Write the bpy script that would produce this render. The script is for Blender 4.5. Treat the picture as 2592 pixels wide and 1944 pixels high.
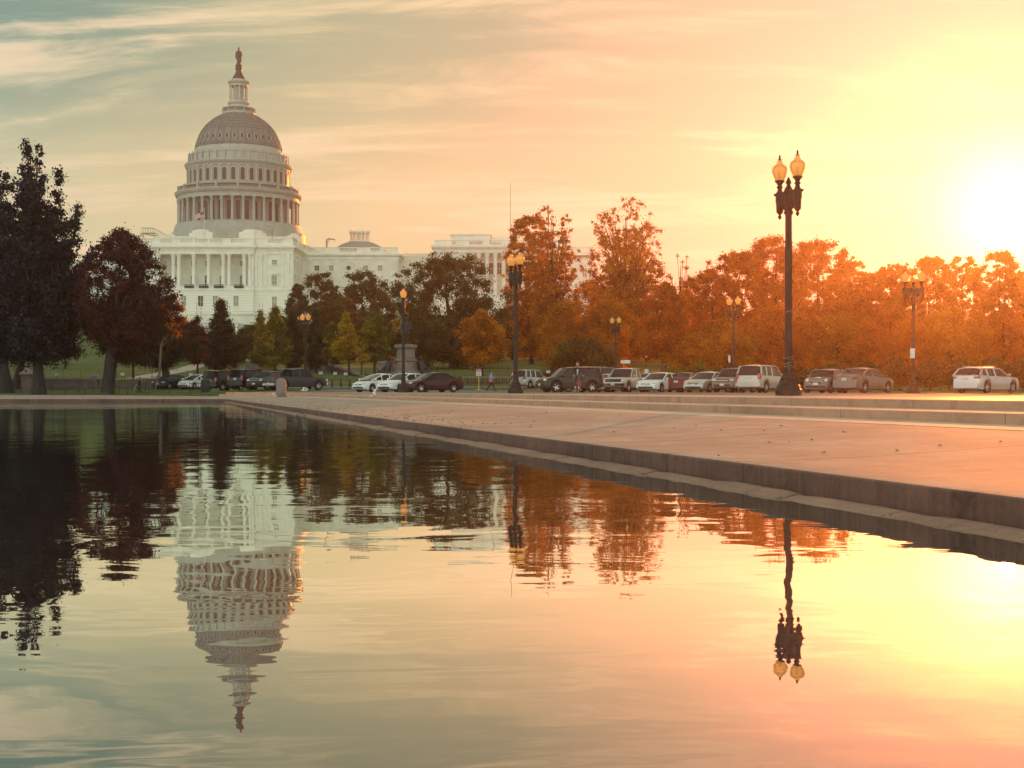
CL1 = (-4.882, 8.015, 0)
import bpy, math, random
import numpy as np
from mathutils import Vector, Matrix
# ---------------------------------------------------------------- clearing, camera, light
for _o in list(bpy.data.objects): bpy.data.objects.remove(_o)
SC = bpy.context.scene
COL = SC.collection
F = 3600.0; HY = 988.0; CZ = 0.85            # focal length and horizon in photograph pixels, eye height above the water
cd = bpy.data.cameras.new('camera'); cam = bpy.data.objects.new('camera', cd); COL.objects.link(cam)
cam.location = (0, 0, CZ); cam.rotation_euler = (math.radians(90), 0, 0)
cd.sensor_width = 36; cd.lens = 50; cd.shift_y = (HY - 972) / 2592; cd.clip_start = .05; cd.clip_end = 6000
SC.camera = cam
SC.view_settings.view_transform = 'Standard'; SC.view_settings.look = 'None'
SC.view_settings.exposure = 0.0; SC.view_settings.gamma = 1
SC.cycles.max_bounces = 8; SC.cycles.transparent_max_bounces = 8
SC.cycles.volume_bounces = 0
SUN_AZ = math.radians(19.2); SUN_EL = math.radians(6.8)
SUN = Vector((math.sin(SUN_AZ) * math.cos(SUN_EL), math.cos(SUN_AZ) * math.cos(SUN_EL), math.sin(SUN_EL)))
ld = bpy.data.lights.new('sun', 'SUN'); ld.energy = 5.0; ld.angle = math.radians(.5); ld.color = (1, .235, .035)
sun = bpy.data.objects.new('sun', ld); COL.objects.link(sun)
sun.rotation_euler = (-SUN).to_track_quat('-Z', 'Y').to_euler()
sun.location = (100, 300, 200)

class NT:
    """tiny node helper"""
    def __init__(s, tree): s.t = tree; tree.nodes.clear()
    def n(s, typ, **kw):
        nd = s.t.nodes.new(typ)
        for k, v in kw.items():
            if k == 'ins':
                for kk, vv in v.items():
                    if isinstance(vv, bpy.types.NodeSocket): s.t.links.new(vv, nd.inputs[kk])
                    else: nd.inputs[kk].default_value = vv
            else: setattr(nd, k, v)
        return nd
    def link(s, a, b): s.t.links.new(a, b)
    def math(s, op, a, b=None, c=None, clamp=False):
        nd = s.t.nodes.new('ShaderNodeMath'); nd.operation = op; nd.use_clamp = clamp
        for i, v in enumerate((a, b, c)):
            if v is None: continue
            if isinstance(v, bpy.types.NodeSocket): s.t.links.new(v, nd.inputs[i])
            else: nd.inputs[i].default_value = v
        return nd.outputs[0]
    def vmath(s, op, a, b=None, out=0):
        nd = s.t.nodes.new('ShaderNodeVectorMath'); nd.operation = op
        for i, v in enumerate((a, b)):
            if v is None: continue
            if isinstance(v, bpy.types.NodeSocket): s.t.links.new(v, nd.inputs[i])
            else: nd.inputs[i].default_value = v
        return nd.outputs[out]
    def mix(s, f, a, b, blend='MIX'):
        nd = s.t.nodes.new('ShaderNodeMix'); nd.data_type = 'RGBA'; nd.blend_type = blend
        for k, v in ((0, f), (6, a), (7, b)):
            if isinstance(v, bpy.types.NodeSocket): s.t.links.new(v, nd.inputs[k])
            elif k == 0: nd.inputs[0].default_value = v
            else: nd.inputs[k].default_value = (*v, 1) if len(v) == 3 else v
        return nd.outputs[2]
    def ramp(s, f, stops, interp='LINEAR'):
        nd = s.t.nodes.new('ShaderNodeValToRGB'); cr = nd.color_ramp; cr.interpolation = interp
        while len(cr.elements) > 1: cr.elements.remove(cr.elements[-1])
        cr.elements[0].position = stops[0][0]; cr.elements[0].color = (*stops[0][1], 1)
        for p, c in stops[1:]:
            e = cr.elements.new(p); e.color = (*c, 1)
        s.t.links.new(f, nd.inputs[0]); return nd.outputs[0]
    def smooth(s, v, a, b):
        nd = s.t.nodes.new('ShaderNodeMapRange'); nd.interpolation_type = 'SMOOTHSTEP'
        s.t.links.new(v, nd.inputs[0]); nd.inputs[1].default_value = a; nd.inputs[2].default_value = b
        return nd.outputs[0]
    def noise(s, vec, scale, detail=4, rough=.55, dist=0, out=0):
        nd = s.t.nodes.new('ShaderNodeTexNoise')
        if vec is not None: s.t.links.new(vec, nd.inputs['Vector'])
        nd.inputs['Scale'].default_value = scale; nd.inputs['Detail'].default_value = detail
        nd.inputs['Roughness'].default_value = rough; nd.inputs['Distortion'].default_value = dist
        return nd.outputs[out]
    def mapping(s, vec, loc=(0,0,0), rot=(0,0,0), scale=(1,1,1)):
        nd = s.t.nodes.new('ShaderNodeMapping'); s.t.links.new(vec, nd.inputs[0])
        nd.inputs[1].default_value = loc; nd.inputs[2].default_value = rot; nd.inputs[3].default_value = scale
        return nd.outputs[0]

# ---------------------------------------------------------------- sky
world = bpy.data.worlds.new('World'); SC.world = world; world.use_nodes = True
w = NT(world.node_tree)
dirv = w.n('ShaderNodeTexCoord').outputs['Generated']
dirn = w.vmath('NORMALIZE', dirv)
sky = w.n('ShaderNodeTexSky', sky_type='NISHITA', sun_disc=False, sun_elevation=SUN_EL, sun_rotation=SUN_AZ,
          altitude=0, air_density=1.2, dust_density=3.0, ozone_density=1.0).outputs[0]
cosang = w.vmath('DOT_PRODUCT', dirn, tuple(SUN), out=1)
ang = w.math('DIVIDE', w.math('ARCCOSINE', w.math('MINIMUM', cosang, .99999)), math.pi)
sep = w.n('ShaderNodeSeparateXYZ'); w.link(dirn, sep.inputs[0]); dz = sep.outputs[2]
warm = w.ramp(ang, [(0, (.85, .66, .60)), (.02, (.72, .54, .45)), (.045, (.64, .44, .43)), (.075, (.72, .55, .39)), (.105, (.78, .61, .38)), (.13, (.79, .64, .365)), (.155, (.76, .65, .375)), (.195, (.70, .64, .39)),
                    (.225, (.56, .60, .42)), (.32, (.36, .52, .46)), (.45, (.55, .68, .62)), (.60, (2.8, 3.25, 3.0)), (1, (4.0, 4.5, 4.1))])
warm = w.mix(w.smooth(ang, .42, .58), warm, w.mix(w.smooth(dz, -.02, .75), w.mix(1.0, warm, (.62, .62, .62), 'MULTIPLY'), w.mix(1.0, warm, (1.25, 1.25, 1.25), 'MULTIPLY')))  # sky behind the viewer raised far above the visible sky, as added fill
teal = (.17, .33, .31)
# thin high cloud: noise on a flat layer seen from below
pl = w.vmath('DIVIDE', dirn, None); plnode = pl.node
cmb = w.n('ShaderNodeCombineXYZ'); zz = w.math('ADD', w.math('MAXIMUM', dz, 0.0), .26)
for i in range(3): w.link(zz, cmb.inputs[i])
w.link(cmb.outputs[0], plnode.inputs[1])
m1 = w.mapping(pl, loc=CL1, rot=(0, 0, math.radians(58)), scale=(.50, 2.1, 1))
c1 = w.noise(m1, 1.5, 7, .56, .9)
m2 = w.mapping(pl, loc=(3.1, 2.2, 0), rot=(0, 0, math.radians(64)), scale=(1.2, 4.2, 1))
c2 = w.noise(m2, 2.4, 10, .64, .9)
cl = w.math('ADD', w.math('MULTIPLY', c1, .70), w.math('MULTIPLY', c2, .30))
cloud = w.smooth(cl, .43, .56)
hi = w.math('MULTIPLY', w.smooth(dz, .15, .25), w.smooth(ang, .15, .222))
hi2 = w.math('MULTIPLY', hi, w.math('SUBTRACT', 1.25, w.math('MULTIPLY', cloud, .85)), clamp=True)
base = w.mix(hi2, warm, teal)
gap = w.math('MULTIPLY', w.math('SUBTRACT', 1.0, cloud), w.math('MULTIPLY', w.smooth(dz, .10, .24), w.smooth(ang, .03, .12)))
base2 = w.mix(w.math('MULTIPLY', gap, .62), base, (.20, .34, .26))
streak = w.math('MULTIPLY', w.smooth(cl, .48, .60), w.math('MULTIPLY', .75, w.smooth(dz, .02, .12)))
base3 = w.mix(streak, base2, (.98, .76, .52))
glow = w.math('MULTIPLY', w.math('POWER', w.math('MAXIMUM', cosang, 0.0), 1400.0), 1.0)
glow2 = w.math('MULTIPLY', w.math('POWER', w.math('MAXIMUM', cosang, 0.0), 80.0), .03)
gl = w.math('ADD', glow, glow2)
gcol = w.vmath('MULTIPLY', (1.0, .86, .62), None)
gn = w.n('ShaderNodeVectorMath', operation='SCALE'); gn.inputs[0].default_value = (1, .84, .62); w.link(gl, gn.inputs['Scale'])
tot = w.vmath('ADD', base3, gn.outputs[0])
sc10 = w.n('ShaderNodeVectorMath', operation='SCALE'); w.link(tot, sc10.inputs[0]); sc10.inputs['Scale'].default_value = 10.0
finalc = w.mix(.03, sc10.outputs[0], sky)
bg = w.n('ShaderNodeBackground'); w.link(finalc, bg.inputs[0]); bg.inputs[1].default_value = .1
wo = w.n('ShaderNodeOutputWorld'); w.link(bg.outputs[0], wo.inputs[0])

# ---------------------------------------------------------------- helpers
def px(sx, D): return (sx - 1296) / F * D            # a place seen at photograph column sx, D metres away
def pz(sy, D): return CZ + (HY - sy) / F * D
def tag(o, label=None, cat=None, group=None, kind=None):
    if label: o['label'] = label
    if cat: o['category'] = cat
    if group: o['group'] = group
    if kind: o['kind'] = kind
    return o
def thing(name, loc, label, cat, rz=0, group=None):
    o = bpy.data.objects.new(name, None); COL.objects.link(o); o.location = loc; o.rotation_euler = (0, 0, rz)
    o.empty_display_size = .3
    return tag(o, label, cat, group)

class MB:
    def __init__(s): s.v = []; s.f = []; s.m = []
    def add(s, vs, fs, mi=0):
        b = len(s.v); s.v.extend([tuple(p) for p in vs]); s.f.extend([tuple(b + i for i in f) for f in fs]); s.m.extend([mi] * len(fs)); return s
    def box(s, x0, x1, y0, y1, z0, z1, mi=0):
        vs = [(x, y, z) for z in (z0, z1) for y in (y0, y1) for x in (x0, x1)]
        return s.add(vs, [(0,2,3,1),(4,5,7,6),(0,1,5,4),(2,6,7,3),(0,4,6,2),(1,3,7,5)], mi)
    def cbox(s, c, d, mi=0): return s.box(c[0]-d[0]/2, c[0]+d[0]/2, c[1]-d[1]/2, c[1]+d[1]/2, c[2]-d[2]/2, c[2]+d[2]/2, mi)
    def lathe(s, prof, n=24, c=(0,0,0), mi=0, cap=True, a0=0):
        k = len(prof); vs = []
        for i in range(n):
            a = a0 + 2*math.pi*i/n; ca, sa = math.cos(a), math.sin(a)
            for r, z in prof: vs.append((c[0]+r*ca, c[1]+r*sa, c[2]+z))
        fs = []
        for i in range(n):
            j = (i+1) % n
            for q in range(k-1): fs.append((i*k+q, j*k+q, j*k+q+1, i*k+q+1))
        if cap:
            if prof[0][0] > 1e-4: fs.append(tuple(i*k for i in reversed(range(n))))
            if prof[-1][0] > 1e-4: fs.append(tuple(i*k+k-1 for i in range(n)))
        return s.add(vs, fs, mi)
    def tube(s, pts, rs, n=8, mi=0, cap=True):
        pts = [Vector(p) for p in pts]
        if not hasattr(rs, '__len__'): rs = [rs]*len(pts)
        vs = []; up = None
        for i, p in enumerate(pts):
            d = (pts[min(i+1, len(pts)-1)] - pts[max(i-1, 0)])
            if d.length < 1e-9: d = Vector((0,0,1))
            d.normalize()
            if up is None:
                up = Vector((0,0,1)) if abs(d.z) < .9 else Vector((1,0,0))
            a = d.cross(up)
            if a.length < 1e-6: a = d.cross(Vector((0,1,0)))
            a.normalize(); b = d.cross(a)
            for q in range(n):
                t = 2*math.pi*q/n; vs.append(p + (a*math.cos(t) + b*math.sin(t))*rs[i])
        fs = []
        for i in range(len(pts)-1):
            for q in range(n):
                r = (q+1) % n; fs.append((i*n+q, i*n+r, (i+1)*n+r, (i+1)*n+q))
        if cap: fs.append(tuple(reversed(range(n)))); fs.append(tuple((len(pts)-1)*n+q for q in range(n)))
        return s.add(vs, fs, mi)
    def capsule(s, p0, p1, r0, r1, n=10, sy=1.0, mi=0):
        p0 = Vector(p0); p1 = Vector(p1); d = p1-p0
        if d.length < 1e-6: d = Vector((0,0,1e-4)); p1 = p0+d
        d.normalize()
        pts = []; rs = []
        for t in (-.98, -.8, -.45, 0): pts.append(p0 + d*(r0*t)); rs.append(r0*math.sqrt(1-t*t))
        for t in (0, .45, .8, .98): pts.append(p1 + d*(r1*t)); rs.append(r1*math.sqrt(1-t*t))
        return s.tube(pts, rs, n, mi)
    def ell(s, c, r, n=14, k=9, mi=0):
        vs = []; fs = []
        for i in range(n):
            a = 2*math.pi*i/n
            for j in range(k+1):
                t = math.pi*(j/k-.5)*.999
                vs.append((c[0]+r[0]*math.cos(t)*math.cos(a), c[1]+r[1]*math.cos(t)*math.sin(a), c[2]+r[2]*math.sin(t)))
        for i in range(n):
            j2 = (i+1) % n
            for j in range(k): fs.append((i*(k+1)+j, j2*(k+1)+j, j2*(k+1)+j+1, i*(k+1)+j+1))
        return s.add(vs, fs, mi)
    def prism(s, poly, y0, y1, mi=0):                     # polygon in x,z pushed along y
        n = len(poly); vs = [(x, y0, z) for x, z in poly] + [(x, y1, z) for x, z in poly]
        fs = [tuple(range(n)), tuple(reversed(range(n, 2*n)))] + [(i, n+i, n+(i+1) % n, (i+1) % n) for i in range(n)]
        return s.add(vs, fs, mi)
    def build(s, name, mats, parent=None, smooth=False, off=(0,0,0), uv=None):
        me = bpy.data.meshes.new(name)
        if off != (0,0,0): vs = [(x-off[0], y-off[1], z-off[2]) for x, y, z in s.v]
        else: vs = s.v
        me.from_pydata(vs, [], s.f)
        if not isinstance(mats, (list, tuple)): mats = [mats]
        for m_ in mats: me.materials.append(m_)
        if len(mats) > 1: me.polygons.foreach_set('material_index', s.m)
        if smooth:
            me.polygons.foreach_set('use_smooth', [True]*len(me.polygons))
            if smooth != 'all': me.set_sharp_from_angle(angle=math.radians(40))
        if uv is not None:
            ul = me.uv_layers.new(name='UVMap')
            li = np.empty(len(me.loops), dtype=np.int32); me.loops.foreach_get('vertex_index', li)
            ul.data.foreach_set('uv', np.array(uv, dtype=np.float32)[li].ravel())
        me.update()
        o = bpy.data.objects.new(name, me); COL.objects.link(o)
        if parent: o.parent = parent
        return o
def copy_tree(o, parent=None):
    c = o.copy(); COL.objects.link(c)
    if parent: c.parent = parent
    for ch in o.children: copy_tree(ch, c)
    return c
def remesh(o, vox, sm=True):
    md = o.modifiers.new('remesh', 'REMESH'); md.mode = 'VOXEL'; md.voxel_size = vox; md.use_smooth_shade = True
    return o

# ---------------------------------------------------------------- materials
def mat(name, col, rough=.6, metal=0, col2=None, nscale=3.0, namt=.5, bump=0, bscale=30, coat=0, spec=.5, emit=None, estr=0, streak=None, trans=0):
    m = bpy.data.materials.new(name); m.use_nodes = True; t = NT(m.node_tree)
    tc = t.n('ShaderNodeTexCoord').outputs['Object']
    if col2 is None: col2 = tuple(c*.78 for c in col)
    vec = tc if streak is None else t.mapping(tc, scale=streak)
    nf = t.noise(vec, nscale, 5, .6)
    c = t.mix(t.math('MULTIPLY', t.smooth(nf, .35, .68), namt*2, clamp=True), col, col2)
    p = t.n('ShaderNodeBsdfPrincipled'); t.link(c, p.inputs['Base Color'])
    p.inputs['Roughness'].default_value = rough; p.inputs['Metallic'].default_value = metal
    p.inputs['Coat Weight'].default_value = coat; p.inputs['Specular IOR Level'].default_value = spec
    p.inputs['Transmission Weight'].default_value = trans
    if emit: p.inputs['Emission Color'].default_value = (*emit, 1); p.inputs['Emission Strength'].default_value = estr
    if bump:
        b = t.n('ShaderNodeBump'); b.inputs['Distance'].default_value = bump; b.inputs['Strength'].default_value = 1
        t.link(t.noise(vec, bscale, 5, .6), b.inputs['Height']); t.link(b.outputs[0], p.inputs['Normal'])
    o = t.n('ShaderNodeOutputMaterial'); t.link(p.outputs[0], o.inputs[0])
    return m
def leaf_mat(name, c1, c2, c3, trans=.45, tboost=1.6):
    m = bpy.data.materials.new(name); m.use_nodes = True; t = NT(m.node_tree)
    at = t.n('ShaderNodeAttribute', attribute_name='tint').outputs['Fac']
    c = t.ramp(at, [(0, c1), (.55, c2), (1, c3)])
    d = t.n('ShaderNodeBsdfDiffuse'); t.link(c, d.inputs[0])
    tr = t.n('ShaderNodeBsdfTranslucent'); hs = t.n('ShaderNodeHueSaturation'); t.link(c, hs.inputs['Color'])
    hs.inputs['Value'].default_value = tboost; hs.inputs['Saturation'].default_value = 1.15
    t.link(hs.outputs[0], tr.inputs[0])
    mx = t.n('ShaderNodeMixShader'); mx.inputs[0].default_value = trans; t.link(d.outputs[0], mx.inputs[1]); t.link(tr.outputs[0], mx.inputs[2])
    gl_ = t.n('ShaderNodeBsdfGlossy'); gl_.inputs['Roughness'].default_value = .5; gl_.inputs[0].default_value = (.8,.8,.8,1)
    mx2 = t.n('ShaderNodeMixShader'); mx2.inputs[0].default_value = .03; t.link(mx.outputs[0], mx2.inputs[1]); t.link(gl_.outputs[0], mx2.inputs[2])
    o = t.n('ShaderNodeOutputMaterial'); t.link(mx2.outputs[0], o.inputs[0]); return m
M = {}
M['stone'] = mat('pale_stone', (.82, .79, .67), .75, col2=(.66, .635, .53), nscale=.35, namt=.35, bump=.03, bscale=2.5)
M['rustic'] = None
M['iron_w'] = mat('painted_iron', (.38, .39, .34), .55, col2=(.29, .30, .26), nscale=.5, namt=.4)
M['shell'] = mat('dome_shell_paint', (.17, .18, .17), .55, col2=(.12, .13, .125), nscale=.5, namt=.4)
M['bronze'] = mat('dark_bronze', (.014, .015, .020), .5, metal=.0, col2=(.008, .009, .012), nscale=2)
M['dark_glass'] = mat('window_glass', (.022, .020, .022), .25, col2=(.05, .04, .035), nscale=.3, spec=.3)
M['pale_glass'] = mat('curtained_glass', (.33, .32, .22), .3, col2=(.20, .20, .15), nscale=.7, spec=.3)
M['warm_glass'] = mat('brown_window_glass', (.085, .045, .035), .3, col2=(.04, .025, .022), nscale=.4, spec=.3)
M['railing'] = mat('dark_railing', (.04, .045, .05), .5)
M['roof'] = mat('grey_roof', (.32, .32, .28), .6)
M['granite'] = mat('monument_granite', (.24, .185, .155), .7, col2=(.15, .115, .10), nscale=1.2, bump=.01, bscale=20)
M['wall'] = mat('brown_wall_stone', (.13, .09, .085), .85, col2=(.075, .052, .05), nscale=1.5, namt=.5, bump=.03, bscale=5)
M['lampiron'] = mat('black_lamp_iron', (.018, .013, .013), .5, metal=0, spec=.3, col2=(.035, .025, .02), nscale=5, bump=.002, bscale=60)
M['blackiron'] = mat('black_iron', (.015, .015, .018), .5)
M['tyre'] = mat('tyre_rubber', (.018, .018, .02), .8)
M['rim'] = mat('alloy_rim', (.6, .58, .56), .3, metal=.8)
M['under'] = mat('underbody_plastic', (.015, .015, .016), .7)
M['carglass'] = mat('car_glass', (.022, .022, .026), .12, col2=(.015, .015, .018), spec=.4)
M['headlight'] = mat('headlight_lens', (.75, .72, .66), .12, spec=.9)
M['taillight'] = mat('tail_light_lens', (.42, .02, .012), .15, spec=.8)
M['plate'] = mat('plate_white', (.7, .68, .66), .45)
M['chrome'] = mat('chrome_trim', (.75, .72, .68), .15, metal=1)
M['grille'] = mat('grille_black', (.02, .02, .022), .4)
M['white'] = mat('white_sign', (.75, .73, .70), .5)
M['red'] = mat('red_sign', (.45, .03, .03), .5)
M['yellow'] = mat('yellow_post', (.65, .42, .04), .5)
M['bark'] = mat('dark_bark', (.045, .035, .032), .9, col2=(.025, .02, .02), nscale=4, bump=.03, bscale=9, streak=(1, 1, .25))
M['bark_pale'] = mat('pale_bark', (.20, .15, .11), .9, col2=(.10, .07, .05), nscale=4, bump=.02, bscale=9, streak=(1, 1, .25))
M['skin'] = mat('skin', (.48, .28, .20), .55)
M['jacket'] = mat('dark_jacket', (.018, .02, .028), .8)
M['shirt'] = mat('pale_shirt', (.62, .60, .56), .8)
M['blue'] = mat('light_blue_shirt', (.28, .36, .55), .8)
M['khaki'] = mat('grey_trousers', (.10, .085, .075), .8)
M['dark_cloth'] = mat('black_trousers', (.02, .018, .02), .8)
M['hair'] = mat('grey_hair', (.35, .31, .28), .7)
M['hair_b'] = mat('brown_hair', (.10, .05, .03), .7)
M['pink'] = mat('pink_bag', (.55, .12, .14), .6)
M['bikered'] = mat('red_bicycle_paint', (.50, .06, .02), .3, coat=.5)
M['feather_w'] = mat('white_feathers', (.78, .74, .68), .7, col2=(.6,.55,.5), nscale=20)
M['feather_g'] = mat('grey_feathers', (.22, .21, .21), .7, nscale=30)
M['beak'] = mat('yellow_beak', (.6, .35, .05), .5)
M['globe'] = None
def globe_mat():
    m = bpy.data.materials.new('frosted_lamp_glass'); m.use_nodes = True; t = NT(m.node_tree)
    nf = t.noise(t.n('ShaderNodeTexCoord').outputs['Object'], 4, 4, .6)
    c = t.mix(nf, (.95, .70, .34), (.85, .54, .20))
    tr = t.n('ShaderNodeBsdfTranslucent'); t.link(c, tr.inputs[0])
    gl_ = t.n('ShaderNodeBsdfGlossy'); gl_.inputs['Roughness'].default_value = .12
    tp = t.n('ShaderNodeBsdfTransparent'); tp.inputs[0].default_value = (1, .92, .7, 1)
    em = t.n('ShaderNodeEmission'); em.inputs[0].default_value = (1, .62, .20, 1); em.inputs[1].default_value = .13
    a = t.n('ShaderNodeMixShader'); a.inputs[0].default_value = .22; t.link(tr.outputs[0], a.inputs[1]); t.link(tp.outputs[0], a.inputs[2])
    fr = t.n('ShaderNodeFresnel'); fr.inputs[0].default_value = 1.5
    b = t.n('ShaderNodeMixShader'); t.link(fr.outputs[0], b.inputs[0]); t.link(a.outputs[0], b.inputs[1]); t.link(gl_.outputs[0], b.inputs[2])
    ad = t.n('ShaderNodeAddShader'); t.link(b.outputs[0], ad.inputs[0]); t.link(em.outputs[0], ad.inputs[1])
    o = t.n('ShaderNodeOutputMaterial'); t.link(ad.outputs[0], o.inputs[0]); return m
M['globe'] = globe_mat()
def rustic_mat():
    m = bpy.data.materials.new('rusticated_stone'); m.use_nodes = True; t = NT(m.node_tree)
    tc = t.n('ShaderNodeTexCoord').outputs['Object']; sp = t.n('ShaderNodeSeparateXYZ'); t.link(tc, sp.inputs[0])
    fr = t.math('FRACT', t.math('MULTIPLY', sp.outputs[2], 1.15))
    groove = t.math('MULTIPLY', t.math('LESS_THAN', fr, .12), .45)
    nf = t.noise(tc, .5, 5, .6)
    c = t.mix(t.math('MULTIPLY', nf, .6), (.82, .79, .67), (.64, .62, .52)); c = t.mix(groove, c, (.38, .36, .31))
    p = t.n('ShaderNodeBsdfPrincipled'); t.link(c, p.inputs['Base Color']); p.inputs['Roughness'].default_value = .75
    o = t.n('ShaderNodeOutputMaterial'); t.link(p.outputs[0], o.inputs[0]); return m
M['rustic'] = rustic_mat()
def concrete_mat(name, ca, cb, joint=9.0, jw=.0022, streaks=True, dark=.0, bumpd=.004, across=True):
    """concrete laid along a path: UV u = metres along, v = metres across"""
    m = bpy.data.materials.new(name); m.use_nodes = True; t = NT(m.node_tree)
    uv = t.n('ShaderNodeTexCoord').outputs['UV']; sp = t.n('ShaderNodeSeparateXYZ'); t.link(uv, sp.inputs[0])
    n1 = t.noise(t.mapping(uv, scale=(.35, .5, 1)), 1.0, 6, .62)
    n2 = t.noise(t.mapping(uv, scale=(14, 1.2, 1)), 1.0, 5, .65)
    n3 = t.noise(uv, 24, 4, .7)
    f = t.math('ADD', t.math('MULTIPLY', n1, .5), t.math('ADD', t.math('MULTIPLY', n2, .30 if streaks else .1), t.math('MULTIPLY', n3, .22)))
    n4 = t.noise(uv, 2.2, 8, .72)
    c = t.mix(t.smooth(f, .34, .64), ca, cb)
    c = t.mix(t.math('MULTIPLY', t.smooth(n4, .45, .72), .45), c, tuple(x*.62 for x in cb))
    c = t.mix(t.math('MULTIPLY', t.smooth(t.noise(t.mapping(uv, loc=(7, 3, 0)), 1.3, 6, .7), .52, .70), .35), c, tuple(min(1, x*1.25) for x in ca))
    # darker weathered patches and drips with their own outline
    st = t.smooth(t.noise(t.mapping(uv, scale=(2.4, .9, 1)), 1.0, 7, .68, .6), .56, .70)
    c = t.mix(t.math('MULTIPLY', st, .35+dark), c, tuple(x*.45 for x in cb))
    bl = t.noise(t.mapping(uv, scale=(1/joint, 0, 0)), 7.0, 0)
    fr = t.math('FRACT', t.math('DIVIDE', sp.outputs[0], joint))
    jt = t.math('LESS_THAN', t.math('ABSOLUTE', t.math('SUBTRACT', fr, .5)), jw)
    c = t.mix(t.math('MULTIPLY', jt, .75), c, (.05, .035, .03))
    p = t.n('ShaderNodeBsdfPrincipled'); t.link(c, p.inputs['Base Color']); p.inputs['Roughness'].default_value = .8
    b = t.n('ShaderNodeBump'); b.inputs['Distance'].default_value = bumpd; b.inputs['Strength'].default_value = 1
    t.link(t.math('ADD', n2, t.math('MULTIPLY', n3, .5)), b.inputs['Height']); t.link(b.outputs[0], p.inputs['Normal'])
    o = t.n('ShaderNodeOutputMaterial'); t.link(p.outputs[0], o.inputs[0]); return m
M['apron'] = concrete_mat('apron_concrete', (.52, .38, .30), (.33, .235, .19), 4.6, .0045, dark=.10, bumpd=.012)
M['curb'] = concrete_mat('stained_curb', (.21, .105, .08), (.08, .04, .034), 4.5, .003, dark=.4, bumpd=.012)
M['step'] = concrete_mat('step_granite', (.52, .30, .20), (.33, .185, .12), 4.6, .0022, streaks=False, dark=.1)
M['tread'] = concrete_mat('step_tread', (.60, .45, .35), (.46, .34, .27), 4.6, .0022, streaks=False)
M['ledge'] = concrete_mat('ledge_stone', (.42, .24, .16), (.24, .13, .095), 1.9, .006, dark=.25, bumpd=.015)
M['asphalt'] = mat('asphalt', (.15, .13, .125), .65, col2=(.10, .09, .088), nscale=.4, bump=.004, bscale=40)
M['plaza'] = mat('plaza_paving', (.44, .36, .30), .6, col2=(.34, .27, .23), nscale=.5, bump=.003, bscale=25)
def ground_mat():
    m = bpy.data.materials.new('lawn_grass'); m.use_nodes = True; t = NT(m.node_tree)
    tc = t.n('ShaderNodeTexCoord').outputs['Object']
    n1 = t.noise(tc, .06, 5, .6); n2 = t.noise(tc, 1.4, 6, .7)
    n9 = t.noise(tc, .35, 8, .75)
    f = t.math('ADD', t.math('MULTIPLY', n1, .35), t.math('ADD', t.math('MULTIPLY', n9, .35), t.math('MULTIPLY', n2, .30)))
    c = t.ramp(f, [(.34, (.03, .05, .015)), (.48, (.085, .115, .03)), (.55, (.14, .15, .045)), (.62, (.20, .15, .07))])
    p = t.n('ShaderNodeBsdfPrincipled'); t.link(c, p.inputs['Base Color']); p.inputs['Roughness'].default_value = .95; p.inputs['Specular IOR Level'].default_value = .15
    b = t.n('ShaderNodeBump'); b.inputs['Distance'].default_value = .08; t.link(n2, b.inputs['Height']); t.link(b.outputs[0], p.inputs['Normal'])
    o = t.n('ShaderNodeOutputMaterial'); t.link(p.outputs[0], o.inputs[0]); return m
M['grass'] = ground_mat()
def water_mat():
    m = bpy.data.materials.new('still_water'); m.use_nodes = True; t = NT(m.node_tree)
    tc = t.n('ShaderNodeTexCoord').outputs['Object']
    big = t.noise(t.mapping(tc, rot=(0, 0, .2), scale=(.12, .22, 1)), 1.0, 3, .5)
    n1 = t.noise(t.mapping(tc, rot=(0, 0, .12), scale=(.55, 1.1, 1)), 1.0, 3, .5, .6)
    n2 = t.noise(t.mapping(tc, rot=(0, 0, -.25), scale=(2.2, 4.5, 1)), 1.0, 3, .5, .4)
    sp = t.n('ShaderNodeSeparateXYZ'); t.link(tc, sp.inputs[0])
    far = t.smooth(sp.outputs[1], 9, 34)                    # breeze reaches the open far part, the lee near the near edge is still
    patch = t.smooth(t.noise(t.mapping(tc, scale=(.05, .10, 1)), 1.0, 4, .6), .40, .62)
    a2 = t.math('MULTIPLY', t.math('MULTIPLY', n2, .22), t.math('ADD', .10, t.math('MULTIPLY', far, t.math('ADD', .5, patch))))
    n3 = t.noise(t.mapping(tc, rot=(0, 0, .05), scale=(1.25, .42, 1)), 1.0, 2, .5, .3)
    h = t.math('ADD', t.math('ADD', t.math('MULTIPLY', big, 1.4), t.math('MULTIPLY', n1, .45)), t.math('ADD', a2, t.math('MULTIPLY', n3, .75)))
    b = t.n('ShaderNodeBump'); b.inputs['Distance'].default_value = .011; b.inputs['Strength'].default_value = 1; t.link(h, b.inputs['Height'])
    g = t.n('ShaderNodeBsdfGlossy'); g.inputs['Roughness'].default_value = .0; g.inputs[0].default_value = (.89, .94, .86, 1); t.link(b.outputs[0], g.inputs['Normal'])
    d = t.n('ShaderNodeBsdfDiffuse'); d.inputs[0].default_value = (.035, .030, .055, 1)
    lw = t.n('ShaderNodeFresnel'); lw.inputs[0].default_value = 1.33
    fac = t.math('MINIMUM', t.math('ADD', t.math('MULTIPLY', lw.outputs[0], 2.15), .0), .93)
    mx = t.n('ShaderNodeMixShader'); t.link(fac, mx.inputs[0]); t.link(d.outputs[0], mx.inputs[1]); t.link(g.outputs[0], mx.inputs[2])
    o = t.n('ShaderNodeOutputMaterial'); t.link(mx.outputs[0], o.inputs[0]); return m
M['water'] = water_mat()
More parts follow.
